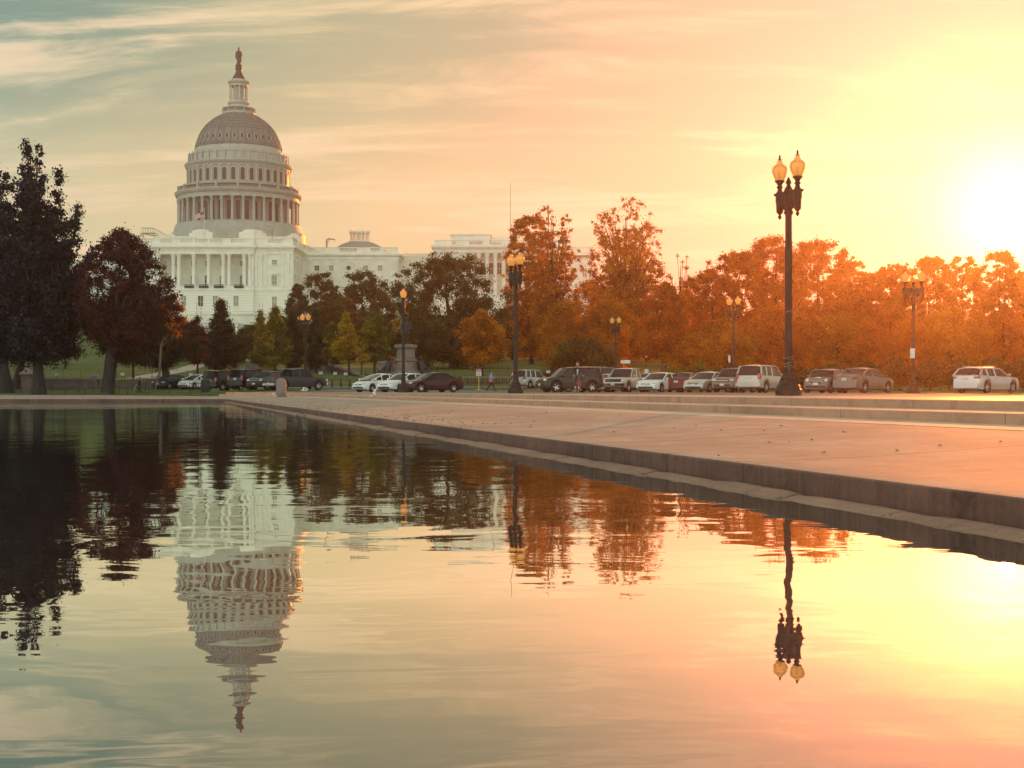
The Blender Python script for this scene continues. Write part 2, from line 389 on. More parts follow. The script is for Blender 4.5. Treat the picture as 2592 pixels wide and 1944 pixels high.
# ---------------------------------------------------------------- the setting
random.seed(4)
def lerp(a, b, t): return a + (b-a)*t
def sstep(a, b, v): t = max(0, min(1, (v-a)/(b-a))); return t*t*(3-2*t)
PY = [-400, 100, 112, 125, 140, 150, 152, 215, 270, 444, 449, 2000]
PR = [.60, .60, .60, .82, 1.05, 1.55, 2.0, 4.6, 7.2, 17.2, 24.5, 22.0]
PL = [.46, .46, .46, .50, .60, 1.00, 1.8, 3.9, 6.6, 17.2, 24.5, 22.0]
def H(x, y):
    r = float(np.interp(y, PY, PR)); l = float(np.interp(y, PY, PL))
    t = sstep(-24.2, -28, x) if y < 116 else sstep(-22, -34, x)
    return lerp(r, l, t)
def s_right(x, y): return ((x-2.9) + .25*(y-8))/1.0308
def edge_x(y): return 2.9 - .25*(y-8)
def ground_z(x, y):
    if y < 300 and y > -60 and x > -140:
        a = (s_right(x, y)-5)/3.3
        sf = y-105
        b = (sf-5)/3.3 if x > -24.4 else (sf-3.2)/1.4
        c = (-80-x-3.2)/1.4; d = (1.0-y)/1.2
        t = max(0, min(1, max(a, b, c, d)))
        return lerp(-.8, H(x, y), t)
    return H(x, y)
def G(x, y):
    """top of whatever one stands on there"""
    sr = s_right(x, y); sf = y-105; s = max(sr, sf)
    h = H(x, y)
    if x > -24.4 and y < 132 and s > 7.3: return max(.70, h+.03)
    return h
gx = sorted(set([-540, -420, -330, -260, -180, -130] + [-110+2*i for i in range(0, 81)] + [52, 56, 62, 70, 80, 95, 120, 160, 220, 320, 430, 540] + [-80.0, -84.6, -83.2]))
gy = sorted(set([-140, -80, -40, -20, -10, -4] + [-2, -.2, 1.0] + [2+2*i for i in range(52)] + [105, 108.2, 109.6, 112, 116, 120, 125, 130, 135, 140, 145, 149.5, 150.2, 152, 156, 162] + [170+10*i for i in range(30)] + [480, 520, 600, 740]))
m = MB(); nx, ny = len(gx), len(gy)
m.add([(x, y, ground_z(x, y)) for y in gy for x in gx], [(j*nx+i, j*nx+i+1, (j+1)*nx+i+1, (j+1)*nx+i) for j in range(ny-1) for i in range(nx-1)])
tag(m.build('ground', M['grass'], smooth='all'), kind='structure')
m = MB(); m.add([(-82, -2, 0), (7, -2, 0), (edge_x(106)+1.2, 107.2, 0), (-82, 107.2, 0)], [(0, 1, 2, 3)])
tag(m.build('water', M['water']), kind='structure')

# pool outline, anticlockwise seen from outside on the right hand
def outline():
    pts = []
    y = 1.5
    while y < 101: pts.append((edge_x(y), y)); y += 2.5
    C = Vector((edge_x(105), 105)); a = Vector((edge_x(101.5), 101.5)); b = Vector((C.x-3.6, 105))
    for i in range(9):
        t = i/8; pts.append(tuple(a*(1-t)**2 + C*2*t*(1-t) + b*t*t))
    x = b.x-2
    while x > -80: pts.append((x, 105)); x -= 2.5
    pts.append((-80, 105)); y = 102
    while y > 1.5: pts.append((-80, y)); y -= 4
    pts.append((-80, 1.5)); x = -76
    while x < 3: pts.append((x, 1.5)); x += 4
    return [Vector(p) for p in pts]
PATH = outline()
def offsets(P, closed):
    n = len(P); out = []; u = 0; us = []
    for i in range(n):
        a = P[i-1] if (closed or i > 0) else None; b = P[(i+1) % n] if (closed or i < n-1) else None
        d1 = (P[i]-a).normalized() if a is not None else None; d2 = (b-P[i]).normalized() if b is not None else None
        if d1 is None: d1 = d2
        if d2 is None: d2 = d1
        n1 = Vector((d1.y, -d1.x)); n2 = Vector((d2.y, -d2.x)); nn = (n1+n2).normalized()
        out.append(nn/max(.3, nn.dot(n1)))
        us.append(u)
        if b is not None: u += (b-P[i]).length
    return out, us
def loft(name, P, prof, mt, closed=False, zf=None, sf=None, smooth=False, caps=False, jit=0):
    """prof: list of (s, z); duplicated where an edge must stay sharp in UV"""
    N, us = offsets(P, closed); k = len(prof); vs = []; uv = []
    for i, p in enumerate(P):
        for s, z in prof:
            s_ = sf(s, p) if sf else s
            q = p + N[i]*s_
            zz = zf(q.x, q.y, s, z, p) if zf else z
            if jit: zz += random.uniform(-jit, jit)
            vs.append((q.x, q.y, zz)); uv.append((us[i], s + z*1.0))
    n = len(P); fs = []
    for i in range(n if closed else n-1):
        j = (i+1) % n
        for q in range(k-1): fs.append((i*k+q, i*k+q+1, j*k+q+1, j*k+q))
    mm = MB(); mm.add(vs, fs)
    if caps:
        mm.f.append(tuple(range(k))); mm.f.append(tuple((n-1)*k+q for q in reversed(range(k)))); mm.m += [0, 0]
    o = mm.build(name, mt, uv=uv, smooth=smooth)
    return tag(o, kind='structure')
farzf = lambda x, y, s, z, p: (.21 + (z-.21)*lerp(1, 1.5, sstep(-24, -34, x)*sstep(95, 105, y)) if z > .205 else z)
loft('pool_apron', PATH, [(.27, .205), (.30, .212), (.8, .218), (1.3, .232), (1.9, .258), (2.5, .292), (3.1, .328), (3.7, .362), (4.2, .384), (4.72, .395)], M['apron'], True, farzf, smooth='all')
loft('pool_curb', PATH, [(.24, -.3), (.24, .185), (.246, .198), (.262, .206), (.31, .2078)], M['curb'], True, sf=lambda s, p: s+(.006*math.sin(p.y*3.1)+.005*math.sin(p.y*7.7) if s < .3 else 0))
# worn rounded ledge stones at the waterline, one outline bent a little stone by stone
P2 = []
N_, U_ = offsets(PATH, True)
acc = 0; rs = random.Random(9)
right = [p for p in PATH if p.y < 101 and p.x > edge_x(p.y)-.01]
fine = []
y = 1.6
while y < 103:
    fine.append(Vector((edge_x(y), y))); y += .5 if y < 45 else 1.5
led = MB(); luv = []; y = 1.7; k_ = 0
while y < 103:
    ln = rs.uniform(1.5, 2.3) if y < 50 else 4.0
    dz_, ds_, tw_ = rs.uniform(-.012, .010), rs.uniform(-.015, .02), rs.uniform(-.008, .008)
    prof = [(-.06, -.25), (-.05, -.015), (-.02, .012), (.03, .026), (.055, .018), (.075, .032), (.15, .046), (.21, .040), (.235, .018), (.24, -.2)]
    ns = 7; base_i = len(led.v); vs = []
    for i in range(ns):
        f = i/(ns-1); yy = y+.012+(ln-.024)*f; e = -.012*(1 if i in (0, ns-1) else 0)
        for s_, z_ in prof:
            q_ = s_+ds_+tw_*(f-.5)*2+rs.uniform(-.004, .004); zz_ = z_+dz_+(e if z_ > 0 else 0)+rs.uniform(-.003, .003)
            vs.append((edge_x(yy)+q_*.97, yy+q_*.243, zz_)); luv.append((k_*7.3+f*ln, s_+z_))
    kk = len(prof); led.add(vs, [(i*kk+q, i*kk+q+1, (i+1)*kk+q+1, (i+1)*kk+q) for i in range(ns-1) for q in range(kk-1)]+[tuple(range(kk)), tuple((ns-1)*kk+q for q in reversed(range(kk)))])
    y += ln; k_ += 1
tag(led.build('pool_ledge', M['ledge'], uv=luv, smooth=True), kind='structure')
# strip and two steps along the right side and round the corner
STP = [p for p in PATH if (p.y < 105.01 and p.x > -24.6 and not (p.y < 1.6 and p.x < 4.4) )]
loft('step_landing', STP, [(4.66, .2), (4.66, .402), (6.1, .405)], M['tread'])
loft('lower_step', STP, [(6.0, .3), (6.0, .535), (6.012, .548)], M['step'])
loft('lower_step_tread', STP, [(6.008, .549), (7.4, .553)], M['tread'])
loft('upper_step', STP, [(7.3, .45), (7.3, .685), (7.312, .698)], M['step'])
sprof = [7.308] + [8.5+i*3 for i in range(13)]
def psf(s, p):
    if p.y > 101: return min(s, 7.3+(s-7.3)*.56)
    return s
loft('plaza', STP, [(s, .70) for s in sprof[:3]], M['plaza'], False, zf=lambda x, y, s, z, p: max(.700, H(x, y)+.03) + (.0 if s > 7.4 else .0), sf=psf)
loft('road', STP, [(s, .70) for s in sprof[2:]], M['asphalt'], False, zf=lambda x, y, s, z, p: max(.696, H(x, y)+.026), sf=psf)
# parking bay lines
mk = MB()
for i in range(22):
    yb = 62 + i*3.1; c = Vector((edge_x(yb), yb)) + Vector((1, .25)).normalized()*28
    d = Vector((.97, .243)); n_ = Vector((-.243, .97))
    if c.y > 108: continue
    a = c - n_*.06; b = c + n_*.06; e = d*5.2
    mk.add([(a.x, a.y, .7), (b.x, b.y, .7), (b.x+e.x, b.y+e.y, .7), (a.x+e.x, a.y+e.y, .7)], [(0, 3, 2, 1)])
tag(mk.build('bay_markings', mat('road_paint', (.65, .62, .55), .6)), kind='structure')
# walk and drive behind the verge
def ribbon(name, pts, wd, mt, lift=.03):
    mm = MB(); vs = []
    for i, (x, y) in enumerate(pts):
        a = Vector(pts[max(i-1, 0)]); b = Vector(pts[min(i+1, len(pts)-1)]); d = (b-a).normalized(); n_ = Vector((-d.y, d.x))
        for s_ in (-1, -.33, .33, 1):
            q = Vector((x, y)) + n_*wd*.5*s_; vs.append((q.x, q.y, H(q.x, q.y)+lift))
    mm.add(vs, [(i*4+k, i*4+k+1, i*4+k+5, i*4+k+4) for i in range(len(pts)-1) for k in range(3)])
    return tag(mm.build(name, mt), kind='structure')
ribbon('drive', [(-26+i*2.5, 141+(.6 if i < 9 else .6)) for i in range(20)], 5, M['asphalt'])
ribbon('path', [(-42-i*.9, 156+i*7) for i in range(14)], 3.2, M['plaza'], .05)

# ---------------------------------------------------------------- the domed building on the hill
R0 = Vector((-95, 470, 24.5))
root = thing('domed_building', R0, 'pale stone capitol with a tall columned dome and statue, on the hill', 'building')
OF = tuple(R0)
def B(m_, name, mt, parent=root, smooth=False): return m_.build(name, mt, parent, smooth, off=OF)
def place(src, n, fn, parent):
    """copies of one small mesh round a ring; the first is the source itself"""
    for i in range(n):
        o = src if i == 0 else src.copy()
        if i: COL.objects.link(o)
        o.parent = parent; fn(o, i)
DX, DY = -93.2, 485.0
def ring_at(r, z, a0=0.0, step=None, n=36):
    def fn(o, i):
        a = a0 + 2*math.pi*(i+.5)/n
        o.location = (DX-OF[0]+r*math.sin(a), DY-OF[1]-r*math.cos(a), z-OF[2]); o.rotation_euler = (0, 0, a)
    return fn
def facing(m0): return m0
def lat(prof, n=72, a0=0): m_ = MB(); m_.lathe(prof, n, (DX, DY, 0), 0, True, a0); return m_
def arch_poly(w, h, n=8, base=0):
    r = w/2; pts = [(-r, base), (r, base)]
    for i in range(n+1):
        a = math.pi*i/n; pts.append((r*math.cos(a), base+h-r+r*math.sin(a)))
    return pts
def arch_win(w, h, dep, out=0):          # faces -y, origin at its foot
    m_ = MB(); m_.prism(arch_poly(w, h), -dep, dep); return m_
def arch_frame(w, h, t, y0, y1):
    m_ = MB(); a = arch_poly(w, h); b = arch_poly(w+2*t, h+2*t, base=-t); n = len(a)
    vs = [(x, y0, z) for x, z in a]+[(x, y0, z) for x, z in b]+[(x, y1, z) for x, z in a]+[(x, y1, z) for x, z in b]
    fs = []
    for i in range(n):
        j = (i+1) % n; fs += [(i, j, n+j, n+i), (n+i, n+j, 3*n+j, 3*n+i), (i, 2*n+i, 2*n+j, j)]
    m_.add(vs, fs); return m_
def column(r, h, n=10):
    m_ = MB(); m_.lathe([(r*1.35, 0), (r*1.35, h*.03), (r*1.1, h*.045), (r, h*.06), (r*.98, h*.4), (r*.86, h*.88), (r*.95, h*.9), (r*1.15, h*.93), (r*1.45, h*.975), (r*1.5, h)], n)
    return m_
def balusters(m_, p0, p1, z, h, step=.55, r=.11):
    p0 = Vector((p0[0], p0[1], z)); p1 = Vector((p1[0], p1[1], z)); L = (p1-p0).length; d = (p1-p0).normalized(); k = max(2, int(L/step))
    for i in range(k):
        q = p0 + d*(L*(i+.5)/k); m_.lathe([(r*.7, h*.1), (r*1.3, h*.35), (r*.6, h*.7), (r*.9, h*.87)], 5, tuple(q), cap=False)
# podium and skirt
dome = B(lat([(22.6, 50.5), (22.6, 53.6), (21.8, 53.9), (21.4, 55.4), (21.3, 56.0), (21.0, 56.2), (21.0, 56.6), (18, 56.6)]), 'dome', M['iron_w'], smooth=True)
m = lat([(24.0, 48), (24.0, 52.3), (23.7, 52.5), (23.7, 53.0), (23.3, 53.3), (20, 53.4)], 8, math.pi/8)
B(m, 'podium', M['stone'], dome)
B(lat([(16.4, 56.5), (16.4, 64.7)]), 'inner_drum', M['iron_w'], dome, smooth=True)
c = B(column(.50, 8.05), 'column', M['iron_w'], dome, smooth=True); 
c.data.transform(Matrix.Translation(Vector(OF)));
place(c, 36, ring_at(20.0, 56.6), dome)
c = B(column(.32, 8.0, 6), 'pilaster', M['iron_w'], dome); c.data.transform(Matrix.Translation(Vector(OF)))
place(c, 36, ring_at(16.5, 56.6), dome)
c = arch_win(1.45, 6.4, .12).build('window', M['warm_glass'], dome); f = arch_frame(1.45, 6.4, .14, -.22, .1).build('frame', M['iron_w'], c)
def place_tree(c, n, fn, parent):
    for i in range(n):
        o = c if i == 0 else copy_tree(c, parent)
        fn(o, i)
place_tree(c, 36, lambda o, i: ring_at(16.42, 57.4, math.pi/36)(o, i), dome)
m = lat([(16.0, 64.6), (20.6, 64.6), (20.6, 65.3), (20.35, 65.4), (20.35, 66.1), (20.8, 66.2), (21.3, 66.7), (21.4, 67.3), (21.1, 67.5), (20.3, 67.6), (17, 67.7)])
for i in range(144):
    a = 2*math.pi*i/144; m.lathe([(.12, 0), (.12, .35)], 4, (DX+20.9*math.sin(a), DY-20.9*math.cos(a), 66.0), cap=False)
B(m, 'entablature', M['iron_w'], dome, smooth=True)
m = lat([(20.3, 68.75), (20.45, 68.8), (20.45, 69.05), (20.05, 69.05)], 72)
for i in range(180):
    a = 2*math.pi*i/180; m.lathe([(.07, 0), (.13, .4), (.06, 1.1)], 4, (DX+20.2*math.sin(a), DY-20.2*math.cos(a), 67.6), cap=False)
for i in range(18):
    a = 2*math.pi*(i+.5)/18; m.lathe([(.45, 67.6), (.45, 69.3), (.55, 69.4)], 4, (DX+20.2*math.sin(a), DY-20.2*math.cos(a), 0), a0=a+math.pi/4)
B(m, 'balustrade', M['iron_w'], dome)
B(lat([(17.9, 67.6), (17.8, 69.2), (17.1, 69.6), (17.0, 75.3)]), 'upper_drum', M['iron_w'], dome, smooth=True)
c = arch_win(1.3, 4.1, .14).build('window', M['dark_glass'], dome); arch_frame(1.3, 4.1, .22, -.28, .1).build('frame', M['iron_w'], c)
place_tree(c, 36, ring_at(17.02, 70.3), dome)
m = MB(); m.box(-.42, .42, -.3, .2, 0, 5.7); m.box(-.5, .5, -.38, .2, 5.2, 5.75); m.box(-.5, .5, -.4, .2, 0, .35); m.box(-.16, .16, -.36, -.28, .8, 4.9)
c = m.build('pilaster', M['iron_w'], dome); place(c, 36, ring_at(17.0, 69.7, math.pi/36), dome)
m = lat([(17.0, 75.2), (17.35, 75.3), (17.35, 75.9), (17.6, 76.0), (18.0, 76.5), (18.15, 76.9), (17.9, 77.2), (17.0, 77.3), (16.6, 77.3), (16.4, 77.6), (16.4, 79.8), (16.6, 79.9), (16.55, 80.3), (15.6, 80.5), (15.0, 81.0), (14.9, 82.1), (14.5, 82.6)])
for i in range(120):
    a = 2*math.pi*i/120; m.lathe([(.12, 0), (.12, .4)], 4, (DX+17.6*math.sin(a), DY-17.6*math.cos(a), 75.75), cap=False)
B(m, 'cornice', M['iron_w'], dome, smooth=True)
m = MB(); m.lathe([(.41, -.05), (.36, 1.1), (.26, 2.35), (.30, 2.45), (.2, 3.4)], 4, (0, 0, 0), a0=math.pi/4)
c = m.build('scroll_bracket', M['iron_w'], dome); place(c, 36, ring_at(16.72, 77.4), dome)
DP = [(14.5, 82.5), (14.42, 83.3), (14.2, 84.2), (13.9, 85.2), (13.5, 86.3), (13.05, 87.4), (12.45, 88.5), (11.75, 89.6), (10.9, 90.7), (9.9, 91.7), (8.7, 92.7), (7.4, 93.6), (6.2, 94.3), (5.3, 94.8), (5.2, 95.1)]
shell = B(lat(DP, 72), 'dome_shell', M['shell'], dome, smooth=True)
m = MB()
for i in range(36):
    a = 2*math.pi*i/36; m.tube([(DX+(r+.03)*math.sin(a), DY-(r+.03)*math.cos(a), z) for r, z in DP], [.20*max(.35, r/14) for r, z in DP], 4)
B(m, 'ribs', M['shell'], shell)
m = MB()
for z_, r_ in ((82.7, 14.6), (83.25, 14.5), (88.6, 12.5), (89.7, 11.8), (90.8, 10.9), (91.8, 9.9), (92.8, 8.7)): m.lathe([(r_-.05, z_-.06), (r_+.08, z_), (r_-.05, z_+.06)], 72, (DX, DY, 0), cap=False)
B(m, 'hoops', M['shell'], shell)
m = MB(); el = [(.45*math.cos(2*math.pi*i/12), .95*math.sin(2*math.pi*i/12)) for i in range(12)]; m.prism(el, -.25, .2)
c = m.build('window', M['dark_glass'], shell)
m = MB(); n = 12
a_ = [(x*1.5, -.22, z*1.25) for x, z in el]; b_ = [(x*1.02, -.3, z*1.02) for x, z in el]; c_ = [(x*1.5, .3, z*1.25) for x, z in el]
m.add(a_+b_+c_, [(i, (i+1) % n, n+(i+1) % n, n+i) for i in range(n)]+[(2*n+i, 2*n+(i+1) % n, (i+1) % n, i) for i in range(n)])
m.build('frame', M['iron_w'], c)
def dwin(o, i):
    ring_at(13.78, 85.3)(o, i); o.rotation_euler[0] = -.33
    o.rotation_mode = 'XYZ'
place_tree(c, 36, dwin, shell)
B(lat([(5.4, 94.6), (5.5, 95.2), (5.5, 95.4), (5.2, 95.4), (4.9, 95.4), (4.2, 95.5), (3.5, 96.0), (3.3, 98.0), (3.6, 98.2), (3.75, 98.6), (3.6, 98.9), (3.2, 99.1), (3.1, 99.6), (1.6, 99.6)], 32), 'lantern_base', M['iron_w'], dome, smooth=True)
m = lat([(5.5, 96.6), (5.6, 96.6), (5.6, 96.8), (5.4, 96.8)], 32)
for i in range(40):
    a = 2*math.pi*i/40; m.lathe([(.06, 0), (.1, .5), (.06, 1.2)], 4, (DX+5.5*math.sin(a), DY-5.5*math.cos(a), 95.4), cap=False)
for i in range(12):
    a = 2*math.pi*i/12; m.lathe([(.2, 95.4), (.2, 97.0)], 4, (DX+5.5*math.sin(a), DY-5.5*math.cos(a), 0))
B(m, 'balustrade', M['iron_w'], dome)
c = column(.24, 4.9, 8).build('lantern_column', M['iron_w'], dome, smooth=True); place(c, 12, ring_at(2.85, 99.6, 0, n=12), dome)
B(lat([(1.3, 99.6), (1.3, 104.5)], 12), 'lantern_core', M['iron_w'], dome)
B(lat([(1.0, 104.4), (3.1, 104.4), (3.1, 105.1), (3.5, 105.3), (3.75, 105.8), (3.6, 106.1), (3.0, 106.2), (2.4, 106.5), (2.3, 106.8)], 32), 'lantern_cornice', M['iron_w'], dome, smooth=True)
B(lat([(2.35, 106.5), (2.3, 106.9), (1.9, 107.6), (1.35, 108.5), (1.0, 109.3), (1.0, 109.9), (1.25, 110.4), (1.2, 110.7), (.95, 110.9), (1.15, 111.3), (1.0, 111.8), (.6, 112.2)], 16), 'pedestal', M['bronze'], dome, smooth=True)
# draped bronze figure with feathered crest
m = MB(); Xs, Ys = DX, DY
m.lathe([(.62, 111.9), (.75, 112.4), (.62, 113.2), (.78, 114.0), (.85, 114.8), (.80, 115.5), (.95, 116.0), (.75, 116.4), (.3, 116.65), (.26, 116.8)], 14, (Xs, Ys, 0))
m.ell((Xs, Ys, 117.1), (.36, .40, .42)); m.capsule((Xs, Ys, 117.4), (Xs+.25, Ys, 117.85), .22, .10); m.capsule((Xs, Ys, 117.5), (Xs-.15, Ys, 117.8), .2, .08)
m.capsule((Xs-.8, Ys, 116.05), (Xs-1.0, Ys-.1, 114.9), .26, .2); m.capsule((Xs-1.0, Ys-.1, 114.9), (Xs-.85, Ys-.4, 113.9), .18, .15)
m.capsule((Xs+.8, Ys, 116.05), (Xs+1.08, Ys-.1, 114.9), .26, .2); m.capsule((Xs+1.08, Ys-.1, 114.9), (Xs+.95, Ys-.5, 114.2), .18, .13)
m.capsule((Xs+.9, Ys-.4, 114.4), (Xs+.85, Ys-.4, 112.6), .2, .14); m.capsule((Xs-.6, Ys+.3, 115.9), (Xs+.5, Ys-.4, 113.6), .3, .3)
remesh(B(m, 'crowning_statue', M['bronze'], dome), .12)

# ---- central block (front at 460 m)
def q2(x): return px(330+x/2.212, 460)
def z2(y, D=460): return pz(540+y/2.212, D)
YF = 460.0; XL, XR = -124.0, -71.1
m = MB()
m.box(XL, XR, YF+5.5, YF+40, 25.0, 47.0)                          # core
m.box(XL, q2(140), YF+.0, YF+5.6, 33.2, 44.9)
m.box(q2(663), XR, YF+1.1, YF+5.6, 33.1, 45.0)                      # solid pavilion
m.box(q2(663), q2(690), YF+.4, YF+1.2, 33.2, 44.95)
B(m, 'wall', M['stone'])
m = MB(); m.box(XL, XR+.12, YF+.9, YF+40, 24.0, 33.15); m.box(XL, q2(690), YF-.4, YF+1, 24.0, 33.12)
B(m, 'lower_storey', M['rustic'])
m = MB(); m.box(XL, q2(692), YF-.7, YF+4, 33.13, 33.7); m.box(q2(692), XR+.3, YF+.6, YF+40, 33.14, 33.62)
m.box(XL, q2(692), YF-.35, YF+4, 33.7, 34.6); m.box(q2(692), XR+.2, YF+.9, YF+40, 33.62, 34.4)
B(m, 'string_course', M['stone'])
m = MB()
for x0, x1, yf, xe in ((XL, q2(692), YF-.3, 0), (q2(692)+.0, XR+.1, YF+.8, .1)):
    m.box(x0, x1+xe, yf, YF+40, 44.93, 46.2); m.box(x0, x1+.25+xe, yf-.25, YF+40, 46.2, 46.75); m.box(x0, x1+.9+xe, yf-1.0, YF+40.5, 47.0, 47.7); m.box(x0, x1+.55, yf-.6, YF+40, 46.75, 47.0)
    m.box(x0, x1+.0, yf+.3, YF+39, 47.7, 48.35)
for k in range(72):
    x = XL + (XR-XL)*(k+.5)/72; yy = YF-1.0 if x < q2(692) else YF+.15
    m.box(x-.16, x+.16, yy, yy+.4, 46.752, 46.998)
B(m, 'entablature', M['stone'])
pil = [q2(v) for v in (700, 730, 755, 850, 882)]
for x in pil:
    m = MB(); m.box(x-.42, x+.42, YF+.78, YF+1.2, 34.4, 44.2); m.box(x-.58, x+.58, YF+.68, YF+1.2, 44.0, 44.94); m.box(x-.55, x+.55, YF+.7, YF+1.2, 34.4, 34.9); B(m, 'pilaster', M['stone'])
for k, yy in enumerate((461.8, 466.5, 474.5, 483.0)):
    m = MB(); m.box(XR-.1, XR+.3, yy-.42, yy+.42, 34.4, 44.2); m.box(XR-.1, XR+.4, yy-.55, yy+.55, 44.0, 44.94); B(m, 'pilaster', M['stone'])
c = column(.62, 10.3, 14).build('portico_column', M['stone'], root, smooth=True)
cols = [q2(v) for v in (-10, 95, 155, 238, 270, 353, 436, 518, 552, 636, 668)]
for i, x in enumerate(cols):
    o = c if i == 0 else c.copy()
    if i: COL.objects.link(o)
    o.location = (x-OF[0], YF+.45-OF[1], 34.6-OF[2])
def win_rect(x, y, z0, z1, w_, glass, hood=None, side=False, lab=None, fr=.18):
    """window on a wall facing -y (or +x when side)"""
    m_ = MB()
    m_.box(-w_/2, w_/2, -.06, .2, 0, z1-z0)
    o = m_.build('window', glass, root)
    f_ = MB(); t_ = fr; h_ = z1-z0
    f_.box(-w_/2-t_, -w_/2, -.22, .1, -t_, h_+t_); f_.box(w_/2, w_/2+t_, -.22, .1, -t_, h_+t_); f_.box(-w_/2, w_/2, -.22, .1, h_, h_+t_); f_.box(-w_/2-t_*1.6, w_/2+t_*1.6, -.3, .1, -t_*1.8, -.01)
    f_.box(-.04, .04, -.1, .1, 0, h_); f_.box(-w_/2, -.04, -.1, .1, h_*.5-.04, h_*.5+.04); f_.box(.04, w_/2, -.1, .1, h_*.5-.04, h_*.5+.04)
    if hood:
        f_.box(-w_/2-.6, w_/2+.6, -.55, .1, h_+t_+.35, h_+t_+.6)
        f_.prism([(-w_/2-.6, h_+t_+.6), (w_/2+.6, h_+t_+.6), (0, h_+t_+1.35)], -.5, .1)
        for s_ in (-1, 1): f_.box(s_*(w_/2+.38)-.16, s_*(w_/2+.38)+.16, -.4, .1, -.1, h_+t_+.35)
    f_.build('frame', M['stone'], o)
    o.location = (x-OF[0], y-OF[1], z0-OF[2])
    if side: o.rotation_euler = (0, 0, math.pi/2)
    return o
wx = [q2(v) for v in (60, 125, 218, 332, 413, 497, 610)]
for i, x in enumerate(wx):
    win_rect(x, YF+5.5, 41.6, 43.1, 1.55, M['pale_glass'])
    g = arch_win(1.75, 4.0, .12).build('window', M['dark_glass'] if i == 4 else M['pale_glass'], root); arch_frame(1.75, 4.0, .25, -.3, .1).build('frame', M['stone'], g)
    g.location = (x-OF[0], YF+5.5-OF[1], 34.7-OF[2])
    mb = MB(); mb.box(-.04, .04, -.16, -.1, 0, 4.0); mb.box(-.87, .87, -.155, -.1, 1.2, 1.28); mb.box(-.87, .87, -.155, -.1, 2.5, 2.58); mb.build('glazing_bars', M['stone'], g)
    m = MB(); m.box(x-1.55, x+1.55, YF-.85, YF-.75, 34.95, 35.05); m.box(x-1.55, x+1.55, YF-.85, YF-.75, 33.9, 34.0)
    for k in range(16): m.box(x-1.5+k*.2-.04, x-1.5+k*.2+.04, YF-.84, YF-.77, 34.0, 34.95)
    m.box(x-1.55, x+1.55, YF-.76, YF-.72, 34.0, 34.6)
    B(m, 'balcony_railing', M['railing'])
for v in (60, 140, 300, 395, 478, 593): win_rect(q2(v), YF-.38, 28.0, 31.4, 1.6, M['warm_glass'] if v == 395 else M['pale_glass'], fr=.3)
win_rect(q2(804), YF+1.1, 41.6, 43.1, 1.5, M['pale_glass']); win_rect(q2(804), YF+1.1, 34.9, 38.0, 1.5, M['pale_glass'], hood=True); win_rect(q2(804), YF+.9, 28.0, 31.2, 1.5, M['pale_glass'], fr=.3)
for yy in (464.2, 470.5, 478.7):
    win_rect(XR, yy, 41.6, 43.2, 1.5, M['dark_glass'], side=True); win_rect(XR, yy, 34.9, 38.0, 1.5, M['dark_glass'], hood=True, side=True); win_rect(XR+.12, yy, 28.0, 31.2, 1.5, M['pale_glass'], side=True)
def parapet(m_, x0, x1, yf, z0, h, opens, side=None):
    m_.box(x0, x1, yf, yf+.7, z0, z0+.35); m_.box(x0, x1, yf-.08, yf+.78, z0+h-.25, z0+h)
    xs = sorted(opens); cur = x0
    for a, b in xs: m_.box(cur, a, yf+.03, yf+.67, z0+.35, z0+h-.25); balusters(m_, (a, yf+.35), (b, yf+.35), z0+.3, h-.5, .42, .13); cur = b
    m_.box(cur, x1, yf+.03, yf+.67, z0+.35, z0+h-.25)
m = MB()
parapet(m, XL, q2(692), YF+.4, 48.35, 1.75, [(q2(a), q2(b)) for a, b in ((60, 120), (163, 230), (280, 345), (363, 430), (447, 512), (562, 627))])
parapet(m, q2(692)+.02, XR-.1, YF+1.4, 48.35, 1.72, [(q2(765), q2(843))])
m.box(XR-.8, XR-.1, YF+2.2, YF+38, 48.35, 50.0)
B(m, 'parapet', M['stone'])
m = MB(); m.box(XL, XR-1, YF+3, YF+38, 47.8, 48.9); m.box(-116, -71.9, 463.6, 508, 48.9, 50.6); m.box(-116.4, -71.5, 463.3, 508.4, 50.6, 51.0); m.box(-72, -68.2, 487, 508, 47.9, 49.9); m.box(-71.6, -69.9, 487.6, 508, 49.9, 50.7)
B(m, 'roof', M['stone'])
# terrace and steps below the lower storey
m = MB(); m.box(-125, -60, 446, 460, 14, 24.6); m.box(-125, -60, 445.4, 446, 24.6, 24.9)
m.box(-125, -60, 445.5, 445.9, 25.6, 25.85); balusters(m, (-125, 445.7), (-60, 445.7), 24.85, .8, .6, .13)
m.box(-106, -84, 436, 445.3, 14, 21.5); m.box(-106, -84, 435.6, 436, 21.5, 22.6)
B(m, 'terrace', M['stone'])
